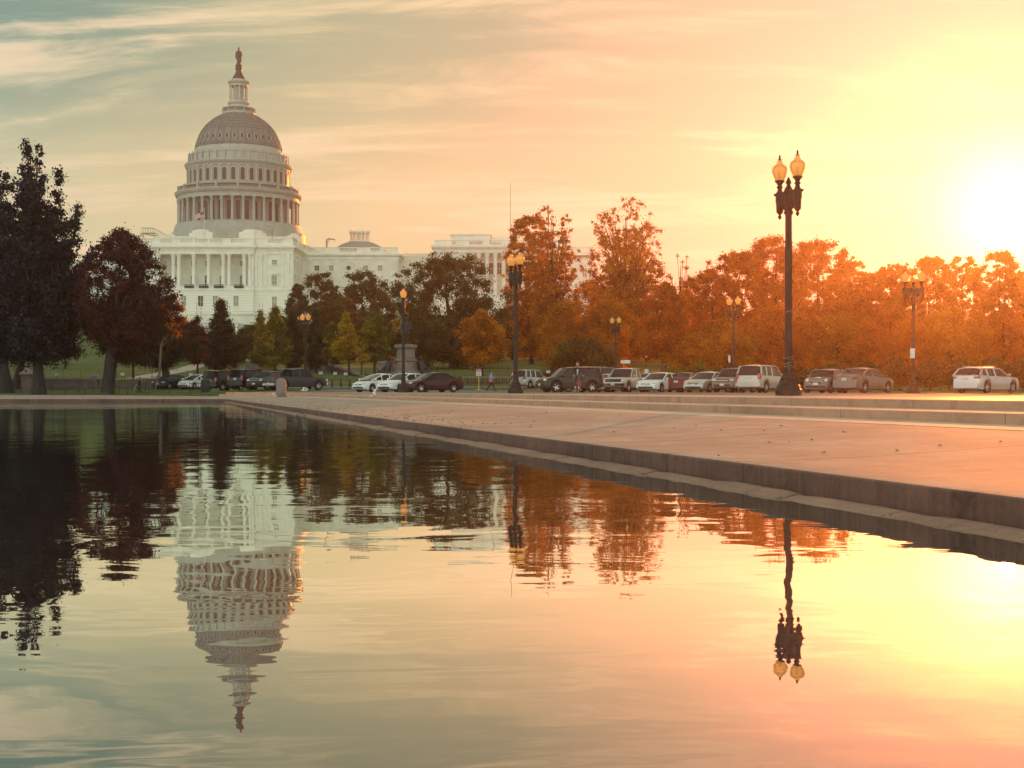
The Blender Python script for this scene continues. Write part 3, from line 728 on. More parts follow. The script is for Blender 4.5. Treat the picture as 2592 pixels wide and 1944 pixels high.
# ---- wing to the right (front at 485 m) and its mirror on the left
def q3(x): return px(330+x/2.212, 485)
YW = 485.0
def wing(x0, x1, pils, wins, rnd=None):
    m_ = MB(); m_.box(x0, x1, YW, YW+36, 24, 46.4)
    for x in pils: m_.box(x-.5, x+.5, YW-.3, YW, 34.4, 44.6); m_.box(x-.66, x+.66, YW-.42, YW, 44.3, 45.4); m_.box(x-.62, x+.62, YW-.4, YW, 34.4, 34.9)
    m_.box(x0, x1, YW-.45, YW, 33.2, 34.4)
    B(m_, 'wing_wall', M['stone'])
    m_ = MB(); m_.box(x0, x1+.3, YW-.35, YW+36, 45.4, 46.5); m_.box(x0, x1+1.1, YW-1.1, YW+36.6, 46.8, 47.45); m_.box(x0, x1+.7, YW-.7, YW+36.3, 46.5, 46.8)
    m_.box(x0, x1+.2, YW-.2, YW+35, 47.45, 47.9)
    B(m_, 'wing_cornice', M['stone'])
    m_ = MB(); span = x1-x0
    parapet(m_, x0, x1, YW+.2, 47.9, 1.75, [(x0+span*a, x0+span*b) for a, b in ((.05, .17), (.22, .30), (.38, .56), (.70, .80), (.85, .95))])
    m_.box(x1-.7, x1, YW+1, YW+34, 47.9, 49.6)
    B(m_, 'wing_parapet', M['stone'])
    for x in wins: win_rect(x, YW, 41.7, 43.4, 1.5, M['dark_glass'] if x == wins[0] else M['pale_glass']); win_rect(x, YW, 35.2, 38.4, 1.5, M['pale_glass'], hood=True)
    if rnd:
        g = MB(); g.prism([(.75*math.cos(2*math.pi*i/16), .75*math.sin(2*math.pi*i/16)) for i in range(16)], -.15, .1); o = g.build('round_window', M['warm_glass'], root); o.location = (rnd-OF[0], YW-OF[1], 42.6-OF[2])
        n = 16; g = MB(); ci = [(.8*math.cos(2*math.pi*i/n), .8*math.sin(2*math.pi*i/n)) for i in range(n)]
        g.add([(x, -.3, z) for x, z in ci]+[(x*1.35, -.3, z*1.35) for x, z in ci]+[(x*1.35, .1, z*1.35) for x, z in ci], [(i, (i+1) % n, n+(i+1) % n, n+i) for i in range(n)]+[(n+i, n+(i+1) % n, 2*n+(i+1) % n, 2*n+i) for i in range(n)])
        g.build('frame', M['stone'], o)
        g = arch_frame(4.2, 8.6, .3, -.35, .05).build('arch_surround', M['stone'], root); g.location = (rnd-OF[0], YW-OF[1], 36.0-OF[2])
wing(XR+.05, q3(1500), [q3(v) for v in (1010, 1085, 1163, 1277, 1357, 1440, 1485)], [q3(v) for v in (1045, 1125, 1318, 1398)], q3(1222))
# low saucer dome with its cupola on the wing
ax, ay = px(910.5, 515), 515.0
m = MB(); m.lathe([(10.6, 48.5), (10.4, 50.4), (9.8, 51.3), (8.6, 52.3), (7.0, 53.3), (5.2, 54.1), (4.2, 54.4)], 32, (ax, ay, 0)); sd = B(m, 'saucer_dome', M['roof'], smooth=True)
m = MB(); m.lathe([(3.9, 54.2), (3.9, 54.9), (3.3, 55.0)], 24, (ax, ay, 0)); m.lathe([(3.2, 57.5), (3.7, 57.6), (3.9, 58.0), (3.8, 58.3), (3.0, 58.4)], 24, (ax, ay, 0)); B(m, 'cupola', M['stone'], sd)
c = column(.27, 2.6, 8).build('cupola_column', M['stone'], sd)
for i in range(12):
    o = c if i == 0 else c.copy()
    if i: COL.objects.link(o)
    a = 2*math.pi*(i+.5)/12; o.location = (ax+3.3*math.sin(a)-OF[0], ay-3.3*math.cos(a)-OF[1], 54.95-OF[2])
m = MB()
for i in range(16): a = 2*math.pi*i/16; m.lathe([(.14, 58.3), (.08, 58.9)], 4, (ax+3.7*math.sin(a), ay-3.7*math.cos(a), 0))
m.lathe([(1.6, 54.9), (1.6, 57.6)], 12, (ax, ay, 0)); B(m, 'cupola_trim', M['stone'], sd)
# ---- link and the far wing to the right
m = MB(); m.box(q3(1500), px(1094, 490)+2, 497, 515, 24, 47.8); m.box(q3(1500), px(1094, 490)+1, 496.6, 497, 48.1, 48.6); balusters(m, (q3(1500), 496.9), (px(1094, 490), 496.9), 47.5, .9, .8, .15); B(m, 'link_wall', M['stone'])
x0, x1 = px(1099, 490), px(1500, 490)
m = MB(); m.box(x0, x1, 493, 535, 24, 48.3); m.box(x0, px(1170, 490), 490.2, 493, 33, 48.2)
m.box(x0, x1, 489.6, 493, 24, 33.5); m.box(px(1320, 490), x1, 490.1, 493, 33.4, 46.5)
B(m, 'far_wing_wall', M['stone'])
m = MB(); m.box(x0-.3, px(1440, 490), 489.6, 535, 48.2, 49.6); m.box(x0-1, px(1440, 490)+.8, 488.6, 536, 50.0, 50.8); m.box(x0-.6, px(1440, 490)+.3, 489.1, 535.4, 49.6, 50.0)
m.box(px(1440, 490)+.8, x1+.6, 488.9, 535.6, 47.3, 48.6)
B(m, 'far_wing_cornice', M['stone'])
m = MB(); xe = px(1440, 490)
parapet(m, x0, xe, 489.8, 50.8, 1.9, [(x0+(xe-x0)*a, x0+(xe-x0)*b) for a, b in ((.08, .16), (.26, .36), (.41, .5), (.56, .68), (.74, .84))])
parapet(m, xe+.85, x1, 489.8, 48.6, 1.7, [(x1-4.3, x1-.9)])
m.box(px(1141, 490), px(1241, 490), 494, 510, 52.5, 54.8); m.box(px(1141, 490)-.4, px(1241, 490)+.4, 493.6, 510.4, 54.8, 55.2); m.box(px(1241, 490)+.41, px(1300, 490), 495, 510, 52.3, 54.2)
B(m, 'far_wing_attic', M['stone'])
c = column(.72, 14.6, 12).build('far_wing_column', M['stone'], root, smooth=True)
for i, sx in enumerate((1175, 1196, 1212, 1233, 1254, 1275, 1296, 1317)):
    o = c if i == 0 else c.copy()
    if i: COL.objects.link(o)
    o.location = (px(sx, 490)-OF[0], 490.6-OF[1], 33.5-OF[2])
for sx in (1185, 1204, 1222, 1243, 1264, 1286): win_rect(px(sx, 493), 493, 41, 45, 1.5, M['warm_glass'])
for sx in (1110, 1135, 1155, 1350, 1400, 1450, 1480): win_rect(px(sx, 490), 490.15, 40, 43, 1.4, M['pale_glass'])
# left wing: only its end shows between the leaves
m = MB(); m.box(-176, XL, 487, 520, 24, 43.0); m.box(-176, XL-.02, 486.3, 520, 43.0, 44.2); m.box(-176, XL-.03, 488, 519, 44.2, 45.2); B(m, 'left_wing_wall', M['stone'])
# things on the roof
t = thing('roof_gantry', (px(395, 470), 466, 48.9), 'steel maintenance stair gantry standing on the roof left of the dome', 'gantry')
m = MB(); gx0, gx1 = px(357, 466)-t.location.x, px(425, 466)-t.location.x
gh = lambda y: pz(y, 466)-48.9
for dy in (0, 2.2):
    m.tube([(gx0, dy, gh(590)), (gx1, dy, gh(603))], .14, 5); m.tube([(gx0, dy, gh(590)), (gx0+1.2, dy, 0)], .14, 5); m.tube([(gx0+5, dy, gh(592)), (gx0+3.4, dy, 0)], .12, 5); m.tube([(gx0+4, dy, gh(593)), (gx0+6.6, dy, 0)], .12, 5)
    m.tube([(gx0, dy, gh(576)), (gx0+4.0, dy, gh(577)), (gx1, dy, gh(597))], .07, 4)
    for k in range(12):
        f_ = k/11; x_ = lerp(gx0, gx1, f_); m.tube([(x_, dy, lerp(gh(590), gh(603), f_)), (x_, dy, gh(576) if x_ < gx0+4 else lerp(gh(577), gh(597), (x_-gx0-4)/(gx1-gx0-4)))], .05, 4)
m.build('frame', M['roof'], t)
m = MB(); m.box(gx0, gx0+4.5, 0, 2.2, gh(590)+.0, gh(590)+.15); m.build('deck', M['roof'], t)
t = thing('davit_crane', (px(827, 486), 486.0, 49.65), 'small roof crane with a bent jib on the wing parapet right of the dome', 'crane')
m = MB(); m.box(-.25, .25, -.25, .25, 0, 2.6); m.build('post', M['roof'], t)
m = MB(); m.tube([(-.3, 0, 2.2), (.6, 0, 3.0), (2.9, 0, 2.7)], [.3, .3, .22], 6); m.tube([(0, 0, .9), (1.0, 0, 2.7)], .1, 5); m.tube([(2.7, 0, 2.7), (2.7, 0, 2.0)], .08, 4); m.build('jib', M['roof'], t)
t = thing('flagpole', (px(517, 462), 462, 49.9), 'white flagpole with a flying flag on the parapet in front of the dome', 'flagpole')
hh = pz(528, 462)-49.9
m = MB(); m.tube([(0, 0, 0), (0, 0, hh)], [.13, .07], 8); m.ell((0, 0, hh), (.15, .15, .15)); m.build('pole', M['white'], t)
def flag_mesh(x0, z0, w_, h_, sub, colr, name, par, dy=0, mt=None, rows=None):
    pass
fz1 = pz(536, 462)-49.9; fw = 3.1; fh = 1.75
def fp(u, v): return (-u*fw, .12*math.sin(u*7), fz1 - v*fh - u*u*.9 - .25*u)
flagroot = None
m = MB()
for k in range(13):
    for i in range(8):
        u0, u1 = i/8, (i+1)/8; v0, v1 = k/13, (k+1)/13
        m.add([fp(u0, v0), fp(u1, v0), fp(u1, v1), fp(u0, v1)], [(0, 1, 2, 3)], 0 if k % 2 == 0 else 1)
fo = m.build('flag', [mat('flag_red', (.45, .03, .04), .7), mat('flag_white', (.75, .72, .68), .7)], t)
m = MB()
for i in range(4):
    u0, u1 = i*.1, (i+1)*.1; a = [fp(u0, 0), fp(u1, 0), fp(u1, 7/13), fp(u0, 7/13)]
    m.add([(x, y-.02, z) for x, y, z in a], [(0, 1, 2, 3)]); m.add([(x, y+.02, z) for x, y, z in a], [(3, 2, 1, 0)])
m.build('canton', mat('flag_blue', (.02, .03, .12), .7), fo)
m = MB()
for r_ in range(4):
    for k in range(5):
        u, v = .04+k*.08, (.8+r_*1.7)/13; x, y, z = fp(u, v)
        for q in range(5):
            pass
        st = [(x+.055*(1 if j % 2 == 0 else .42)*math.sin(math.pi*j/5), y-.035, z+.055*(1 if j % 2 == 0 else .42)*math.cos(math.pi*j/5)) for j in range(10)]
        m.add(st, [tuple(range(10))])
m.build('stars', M['white'], fo)
t = thing('mast', (px(1292, 520), 520, 50), 'tall bare metal mast behind the far wing of the capitol', 'mast')
m = MB(); hh = pz(466, 520)-50; m.tube([(0, 0, -2), (0, 0, hh)], [.2, .09], 8); m.build('pole', M['roof'], t)
m = MB(); m.ell((0, 0, hh), (.22, .22, .22)); m.build('finial', M['roof'], t)
t = thing('roof_lamp', (px(689, 462), 462, 49.9), 'thin street style lamp with a short arm on the roof edge, right under the dome', 'lamp')
m = MB(); hh = pz(574, 462)-49.9; m.tube([(0, 0, -.3), (0, 0, hh), (-.9, 0, hh+.1)], [.09, .07, .06], 6); m.build('pole', M['blackiron'], t)
m = MB(); m.box(-1.5, -.8, -.12, .12, hh+.02, hh+.17); m.build('head', M['blackiron'], t)
# ---------------------------------------------------------------- trees
PROF = {
 'oval': ([0, .12, .3, .5, .72, .88, 1], [.45, .82, 1, .97, .78, .5, .12]),
 'cone': ([0, .12, .3, .5, .72, .88, 1], [.6, .95, 1, .84, .52, .28, .05]),
 'oak':  ([0, .15, .4, .62, .82, .93, 1], [.75, .98, 1, .97, .85, .66, .36]),
 'vase': ([0, .15, .35, .6, .82, .93, 1], [.45, .65, .85, 1, .95, .75, .35]),
 'mass': ([0, .3, .6, .8, .92, 1], [1, 1, .93, .75, .5, .15]),
}
def leaf_mesh(name, centers, radii, n_each, size, mt, parent, rng, zsc=.8, up=0.0):
    """many small bent leaf sprays scattered in clumps"""
    n_each = int(n_each*2.7); size = size*.60
    wt = radii**2.2; wt = wt/wt.sum(); idx = np.sort(rng.choice(len(centers), n_each*len(centers), p=wt)); C = centers[idx]; R = radii[idx]; n = len(C)
    d = rng.normal(size=(n, 3)); d /= np.linalg.norm(d, axis=1)[:, None]
    r = np.abs(rng.normal(size=n))*.55+.25*rng.random(n)
    P = C + d*(R*r)[:, None]*np.array([1, 1, zsc])
    a = rng.normal(size=(n, 3)); a[:, 2] += up; a /= np.linalg.norm(a, axis=1)[:, None]
    b = np.cross(a, rng.normal(size=(n, 3))); b /= np.linalg.norm(b, axis=1)[:, None]
    nn = np.cross(a, b)
    s = size*(.45+1.0*rng.random(n)**1.5)
    v = np.empty((n, 4, 3), dtype=np.float32)
    v[:, 0] = P - a*s[:, None]; v[:, 1] = P - b*(s*.55)[:, None] + nn*(s*.15)[:, None]
    v[:, 2] = P + a*s[:, None]; v[:, 3] = P + b*(s*.55)[:, None] + nn*(s*.15)[:, None]
    me = bpy.data.meshes.new(name); me.vertices.add(n*4); me.loops.add(n*4); me.polygons.add(n)
    me.vertices.foreach_set('co', v.ravel()); me.loops.foreach_set('vertex_index', np.arange(n*4, dtype=np.int32))
    me.polygons.foreach_set('loop_start', np.arange(0, n*4, 4, dtype=np.int32))
    me.update(calc_edges=True)
    tint = np.repeat(np.clip(rng.random(len(centers))[idx]*.6 + rng.random(n)*.45 - .02, 0, 1), 4).astype(np.float32)
    at = me.attributes.new('tint', 'FLOAT', 'POINT'); at.data.foreach_set('value', tint)
    me.materials.append(mt); me.validate()
    o = bpy.data.objects.new(name, me); COL.objects.link(o); o.parent = parent; return o
LM = {
 'dark': leaf_mat('dark_evergreen_leaves', (.004, .008, .016), (.009, .016, .024), (.026, .034, .030), .25, 1.2),
 'red': leaf_mat('red_brown_leaves', (.022, .013, .014), (.055, .018, .016), (.15, .035, .018), .38, 1.5),
 'brown': leaf_mat('green_brown_leaves', (.020, .020, .013), (.045, .034, .015), (.11, .055, .018), .38, 1.5),
 'green': leaf_mat('green_leaves', (.020, .028, .013), (.042, .050, .016), (.10, .09, .022), .42, 1.5),
 'olive': leaf_mat('olive_leaves', (.032, .032, .010), (.075, .065, .013), (.16, .11, .018), .42, 1.5),
 'yellow': leaf_mat('yellowing_leaves', (.16, .12, .02), (.45, .27, .02), (.78, .43, .025), .45, 1.2),
 'yellowgreen': leaf_mat('yellow_green_leaves', (.07, .075, .018), (.18, .16, .025), (.55, .34, .02), .42, 1.3),
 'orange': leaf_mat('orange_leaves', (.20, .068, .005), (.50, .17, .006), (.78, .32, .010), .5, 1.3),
 'rust': leaf_mat('rust_leaves_flare_tint', (.22, .050, .003), (.54, .125, .004), (.80, .23, .008), .5, 1.3),  # autumn rust with the flare's orange glow put into the leaf colour
}
def tree(name, label, sx, top, wpx, D, bot, shape='oval', pal='green', trunk=None, base=None, n=75, per=130, size=.24, seed=1, group=None, bark='bark',
         cr=.17, tr=None, leaders=None, squash=.95, irr=.25, limbs=14, cat='tree', up=0.0, low=None, sub=None, trunk2=None):
    rng = np.random.default_rng(seed)
    X = px(trunk if trunk is not None else sx, D); Y = D
    gz = G(X, Y) if base is None else pz(base, D)
    W = wpx/F*D/2; zt = pz(top, D)-gz; zb = max(.3, pz(bot, D)-gz); cx = px(sx, D)-X
    t = thing(name, (X, Y, gz), label, cat, group=group)
    hs, rsx = PROF[shape]
    Cs = []; Rs = []
    ph = rng.random(6)*6.28
    k = 0
    while k < n:
        f = rng.random()**.9
        if leaders:
            L = leaders[int(rng.integers(len(leaders)))]            # (dx metres, dy, height fraction, radius fraction)
            hz = lerp(zb, zb+(zt-zb)*L[2], f); rad = np.interp(f, hs, rsx)*W*L[3]
            a = rng.random()*6.283; q = rng.random()**.5
            c = (cx+L[0]*W*lerp(.3, 1, f)+rad*q*math.cos(a), L[1]*W*lerp(.3, 1, f)+rad*q*math.sin(a)*squash, hz)
            R = cr*W*(1.05-.65*f)*(.7+.6*rng.random())
        else:
            R0 = cr*W*2*(.6+.7*rng.random())*(1.0-.35*f)
            a = rng.random()*6.283
            rad = max(0, np.interp(f, hs, rsx)*W*(1+irr*(.5*math.sin(3*a+ph[0]+f*4)+.5*math.sin(5*a+ph[1]-f*7)))-R0*.6)
            q = rng.random()**.42
            hz = lerp(zb+R0*.3, zt-R0*.75*.8, f)
            c = (cx+rad*q*math.cos(a), rad*q*math.sin(a)*squash, hz); R = R0
        Cs.append(c); Rs.append(R); k += 1
    Cs = np.array(Cs); Rs = np.array(Rs)
    leaf_mesh('crown', Cs, Rs, per, size, LM[pal], t, rng, .82, up)
    # trunk and limbs
    tr = tr or max(.12, W*.07)
    m = MB(); lean = .06*W
    zc = lerp(zb, zt, .62)
    tp = [(0, 0, -.3), (0, 0, .05*zt), (cx*.15, 0, zb*.8), (cx*.5+lean*.4, .1, lerp(zb, zt, .3)), (cx*.9-lean*.3, 0, zc), (cx+lean*.2, 0, lerp(zb, zt, .86))]
    trr = [tr*1.7, tr*1.12, tr*.95, tr*.62, tr*.32, tr*.1]
    m.tube(tp, trr, 9)
    idx = np.argsort(-Rs)[:limbs] if not leaders else rng.choice(len(Cs), min(limbs, len(Cs)), replace=False)
    for i in idx:
        c = Vector(Cs[i]); hz = max(zb*.7, min(zc, c.z*.55+zb*.2)); 
        zs = [p[2] for p in tp]; bx = float(np.interp(hz, zs, [p[0] for p in tp]))
        rr = float(np.interp(hz, zs, trr))*.5
        b0 = Vector((bx, 0, hz)); mid = b0.lerp(c, .5) + Vector((0, 0, -.06*(c-b0).length+.1)); 
        m.tube([b0, b0.lerp(mid, .5), mid, mid.lerp(c, .6), c], [rr, rr*.85, rr*.6, rr*.38, rr*.12], 5)
        for j in range(2):
            e = c + Vector(rng.normal(size=3))*Rs[i]*.5
            m.tube([mid.lerp(c, .5), c.lerp(e, .5), e], [rr*.35, rr*.2, .02], 4)
    m.build('trunk', M[bark], t, smooth=True)
    return t
gR, gB, gM, gL = 'autumn trees along the drive', 'trees rising behind the lawn', 'young maples in the row', 'dark trees on the left lawn'
# left side
big = [(-.35, 0, .84, .75), (.25, 0, .70, .65), (-.1, .1, .8, .8), (-.55, .0, .93, .42), (-.1, .2, 1.0, .30), (.18, -.1, .97, .26), (.42, .1, .88, .28), (.70, 0, .74, .26), (-.9, .1, .88, .4), (.05, -.3, .8, .5), (.35, .3, .7, .5), (.9, .1, .50, .28), (-.4, -.3, .7, .5)]
tree('spruce_tree', 'tall dark evergreen with jagged top, foremost trunk beside the stone gate pier', 75, 352, 350, 118, 905, 'cone', 'dark', trunk=99, n=760, per=60, size=.24, seed=11, tr=.42, leaders=big, cr=.19, limbs=60, group=gL, up=1.0)
tree('spruce_tree', 'dark evergreen at the left frame edge, thick grey trunk furthest left', -40, 420, 300, 140, 900, 'cone', 'dark', trunk=16, n=150, per=110, size=.3, seed=12, tr=.5, cr=.2, limbs=14, group=gL, bark='bark')
tree('spruce_tree', 'dark tree behind the tall evergreen, its trunk second from the left edge', 110, 560, 220, 150, 905, 'oval', 'dark', trunk=44, n=100, per=110, size=.3, seed=13, tr=.42, cr=.17, limbs=14, group=gL)
tree('oak_tree', 'red brown round crowned tree between the dark evergreen and the capitol', 308, 578, 285, 118, 880, 'oval', 'red', trunk=271, n=330, per=75, size=.17, seed=14, tr=.34, cr=.085, limbs=50, irr=.2, base=985)
tree('oak_tree', 'brown leaved tree with slim trunk close behind the red brown tree', 330, 700, 250, 128, 905, 'oval', 'brown', trunk=283, n=95, per=120, size=.2, seed=15, tr=.2, cr=.13, limbs=16)
tree('small_tree', 'small forked tree with low brown crown on the left lawn', 337, 850, 130, 156, 925, 'oak', 'brown', n=40, per=110, size=.16, seed=16, tr=.14, cr=.16, limbs=12)
tree('oak_tree', 'reddish green tree with short thick trunk behind the parked dark sedan', 410, 735, 160, 158, 930, 'oval', 'brown', trunk=420, n=90, per=120, size=.2, seed=17, tr=.4, cr=.15)
tree('small_tree', 'orange tipped sapling with pale staked trunk left of the dark sedan', 440, 742, 80, 150, 850, 'oval', 'orange', trunk=402, n=26, per=100, size=.16, seed=18, tr=.14, cr=.18, bark='bark_pale', limbs=8)
tree('small_tree', 'distant low bush tree glimpsed under the evergreen boughs', 165, 870, 90, 220, 905, 'oak', 'green', n=22, per=90, size=.25, seed=19, cr=.2)
# maples in a row
tree('maple_tree', 'small reddish maple just left of the dark pointed maple', 500, 800, 78, 172, 925, 'oval', 'red', n=40, per=100, size=.18, seed=20, group=gM)
tree('maple_tree', 'dark pointed maple in front of the capitol terrace', 560, 757, 118, 165, 938, 'cone', 'brown', n=95, per=120, size=.19, seed=21, cr=.16, group=gM)
tree('maple_tree', 'green maple with yellow twin tops, left one behind the tall lamp', 660, 782, 70, 172, 930, 'cone', 'yellowgreen', n=50, per=110, size=.18, seed=22, group=gM)
tree('maple_tree', 'green and yellow maple to the left of the leftmost twin globe lamp', 697, 773, 92, 166, 932, 'cone', 'yellowgreen', n=75, per=115, size=.18, seed=23, cr=.16, group=gM)
tree('maple_tree', 'dull green maple right behind the leftmost twin globe lamp', 742, 782, 76, 176, 940, 'cone', 'green', n=60, per=110, size=.19, seed=24, cr=.17, group=gM)
tree('maple_tree', 'slim green maple between the leftmost lamp and the yellow maple', 800, 780, 66, 178, 935, 'cone', 'green', n=55, per=110, size=.19, seed=25, cr=.18, group=gM)
tree('maple_tree', 'bright yellow maple with thin trunk on the lawn', 876, 788, 74, 165, 912, 'cone', 'yellow', trunk=884, n=62, per=110, size=.17, seed=26, cr=.17, group=gM)
tree('maple_tree', 'little yellow sapling at the right foot of the yellow maple', 915, 876, 38, 160, 918, 'oval', 'yellow', n=18, per=80, size=.15, seed=27, cr=.2, tr=.08, group=gM)
tree('maple_tree', 'small green maple against the left side of the yellow maple', 842, 812, 52, 172, 925, 'oval', 'yellowgreen', n=36, per=100, size=.18, seed=28, group=gM)
tree('maple_tree', 'olive green maple between the yellow maple and the monument', 948, 785, 84, 166, 915, 'oval', 'yellowgreen', n=66, per=110, size=.18, seed=29, cr=.16, group=gM)
tree('maple_tree', 'orange leaved maple with thin trunk left of the walking woman', 1218, 786, 138, 160, 925, 'oval', 'orange', n=100, per=120, size=.19, seed=30, cr=.14, group=gM)
tree('maple_tree', 'brown green maple directly behind the monument statue', 1060, 800, 110, 190, 930, 'oval', 'olive', n=70, per=110, size=.2, seed=31, group=gM)
# mid distance
tree('oak_tree', 'dark green tree right under the low saucer dome', 812, 690, 125, 262, 905, 'oak', 'green', n=110, per=115, size=.32, seed=41, cr=.13, group=gB)
tree('oak_tree', 'dark round tree in front of the right wing windows', 918, 682, 150, 250, 905, 'oak', 'green', n=120, per=115, size=.32, seed=42, cr=.13, group=gB)
tree('oak_tree', 'low dark tree at the right corner of the central block', 752, 718, 80, 255, 880, 'oval', 'green', n=70, per=110, size=.32, seed=43, group=gB)
tree('oak_tree', 'broad olive tree filling the gap below the right wing', 850, 745, 200, 235, 925, 'mass', 'olive', n=120, per=110, size=.32, seed=44, cr=.12, group=gB)
tree('oak_tree', 'olive tree left of the big oak, low behind the maples', 968, 735, 110, 230, 925, 'oval', 'olive', n=80, per=110, size=.3, seed=45, group=gB)
tree('oak_tree', 'huge spreading oak with thick trunk in the picture centre', 1130, 634, 308, 198, 935, 'oak', 'olive', trunk=1148, n=240, per=125, size=.26, seed=46, tr=.55, cr=.095, limbs=36, irr=.3)
tree('elm_tree', 'tall yellow tree with open top left of the mast', 1338, 545, 130, 222, 900, 'vase', 'orange', trunk=1345, n=420, per=48, size=.26, seed=47, cr=.10, limbs=70, irr=.3)
tree('elm_tree', 'tall tree with three leafy tops right of the mast', 1400, 520, 150, 216, 890, 'vase', 'orange', trunk=1388, n=560, per=44, size=.25, seed=48, cr=.23, limbs=80, irr=.45,
     leaders=[(-.30, 0, 1.0, .46), (.36, .1, .93, .42), (.70, -.1, .70, .46), (-.70, .1, .80, .42), (0, 0, .78, .8)])
tree('elm_tree', 'tallest round topped orange tree to the right of the picture centre', 1582, 500, 205, 212, 900, 'vase', 'orange', trunk=1586, n=860, per=46, size=.25, seed=49, tr=.45, cr=.22, limbs=90, irr=.35,
     leaders=[(.12, 0, 1.0, .66), (-.50, 0, .90, .48), (.58, .1, .84, .50), (-.2, 0, .78, .85), (.30, 0, .72, .85)])
tree('elm_tree', 'orange tree with low crown behind the two tall trees', 1500, 700, 190, 235, 930, 'mass', 'orange', n=110, per=100, size=.3, seed=50, group=gB)
tree('maple_tree', 'round orange maple above the silver off-road car', 1428, 760, 165, 172, 938, 'oval', 'orange', n=110, per=115, size=.2, seed=51, group=gR)
tree('maple_tree', 'large orange maple behind the dark van', 1540, 742, 175, 170, 935, 'oval', 'orange', n=120, per=115, size=.2, seed=52, group=gR)
tree('maple_tree', 'olive and orange tree behind the cyclist and dark crossover', 1478, 850, 180, 158, 952, 'mass', 'olive', n=80, per=110, size=.2, seed=53, group=gR)
tree('maple_tree', 'rust coloured tree with pale forked trunk behind the white sedans', 1686, 712, 160, 168, 905, 'oval', 'rust', trunk=1680, n=110, per=110, size=.2, seed=54, bark='bark_pale', tr=.35, limbs=30, group=gR)
tree('small_tree', 'nearly bare tree with thin twigs right of the tallest orange tree', 1722, 640, 78, 205, 860, 'vase', 'orange', n=34, per=34, size=.2, seed=55, limbs=34, cr=.13, tr=.3, irr=.4)
tree('small_tree', 'thin leafless sapling poking up beside the bare tree', 1762, 690, 46, 205, 860, 'vase', 'rust', n=18, per=12, size=.2, seed=56, limbs=18, cr=.14, tr=.16)
# the wooded edge on the right, sun flare worked into its leaf colours
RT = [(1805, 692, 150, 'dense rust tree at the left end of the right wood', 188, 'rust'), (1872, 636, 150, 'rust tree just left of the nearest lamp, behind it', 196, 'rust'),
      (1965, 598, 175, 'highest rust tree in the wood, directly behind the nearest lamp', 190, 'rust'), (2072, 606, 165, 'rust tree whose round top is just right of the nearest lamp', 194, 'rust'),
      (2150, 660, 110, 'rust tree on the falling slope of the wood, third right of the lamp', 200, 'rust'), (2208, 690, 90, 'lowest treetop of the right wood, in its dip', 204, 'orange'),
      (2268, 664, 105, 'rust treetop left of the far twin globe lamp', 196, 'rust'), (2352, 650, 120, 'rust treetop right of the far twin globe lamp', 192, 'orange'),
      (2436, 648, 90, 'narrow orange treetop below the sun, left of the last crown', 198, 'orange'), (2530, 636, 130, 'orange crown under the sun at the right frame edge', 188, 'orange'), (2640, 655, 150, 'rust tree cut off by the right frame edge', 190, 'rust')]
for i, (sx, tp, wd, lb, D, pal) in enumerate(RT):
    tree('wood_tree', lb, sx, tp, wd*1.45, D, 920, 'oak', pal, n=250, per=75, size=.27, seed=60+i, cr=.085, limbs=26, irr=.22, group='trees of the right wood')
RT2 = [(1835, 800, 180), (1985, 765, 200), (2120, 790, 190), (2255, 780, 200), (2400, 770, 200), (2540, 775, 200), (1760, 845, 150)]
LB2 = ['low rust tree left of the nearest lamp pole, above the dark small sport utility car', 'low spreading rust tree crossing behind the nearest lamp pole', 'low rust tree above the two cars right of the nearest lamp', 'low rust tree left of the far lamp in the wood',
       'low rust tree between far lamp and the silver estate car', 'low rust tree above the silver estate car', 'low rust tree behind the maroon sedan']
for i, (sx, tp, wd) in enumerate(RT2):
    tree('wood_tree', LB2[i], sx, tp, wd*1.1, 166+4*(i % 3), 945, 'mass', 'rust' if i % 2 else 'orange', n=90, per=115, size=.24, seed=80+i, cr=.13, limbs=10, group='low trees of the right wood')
for i, (sx, tp, wd, D, pal, lb) in enumerate(((478, 815, 120, 262, 'brown', 'dark tree below the left end of the capitol terrace'), (560, 828, 130, 258, 'green', 'low dark tree mass behind the dark pointed maple'),
      (640, 822, 110, 256, 'green', 'low dark green tree behind the twin topped maple'), (715, 800, 110, 250, 'olive', 'olive tree behind the leftmost twin lamp, under the corner of the block'), (1300, 770, 150, 248, 'olive', 'olive tree between the big oak and the tall yellow tree'),
      (1400, 800, 170, 246, 'orange', 'low orange tree filling the gap behind the tall yellow trees'), (1640, 745, 160, 240, 'orange', 'orange tree filling the gap right of the tallest orange tree'), (1740, 735, 150, 236, 'rust', 'rust tree at the foot of the bare twigged tree'), (390, 860, 120, 262, 'brown', 'low brown tree far behind the reddish green tree'))):
    tree('oak_tree', lb, sx, tp, wd*1.15, D, 925, 'mass', pal, n=110, per=90, size=.3, seed=140+i, cr=.12, limbs=8, group=gB)
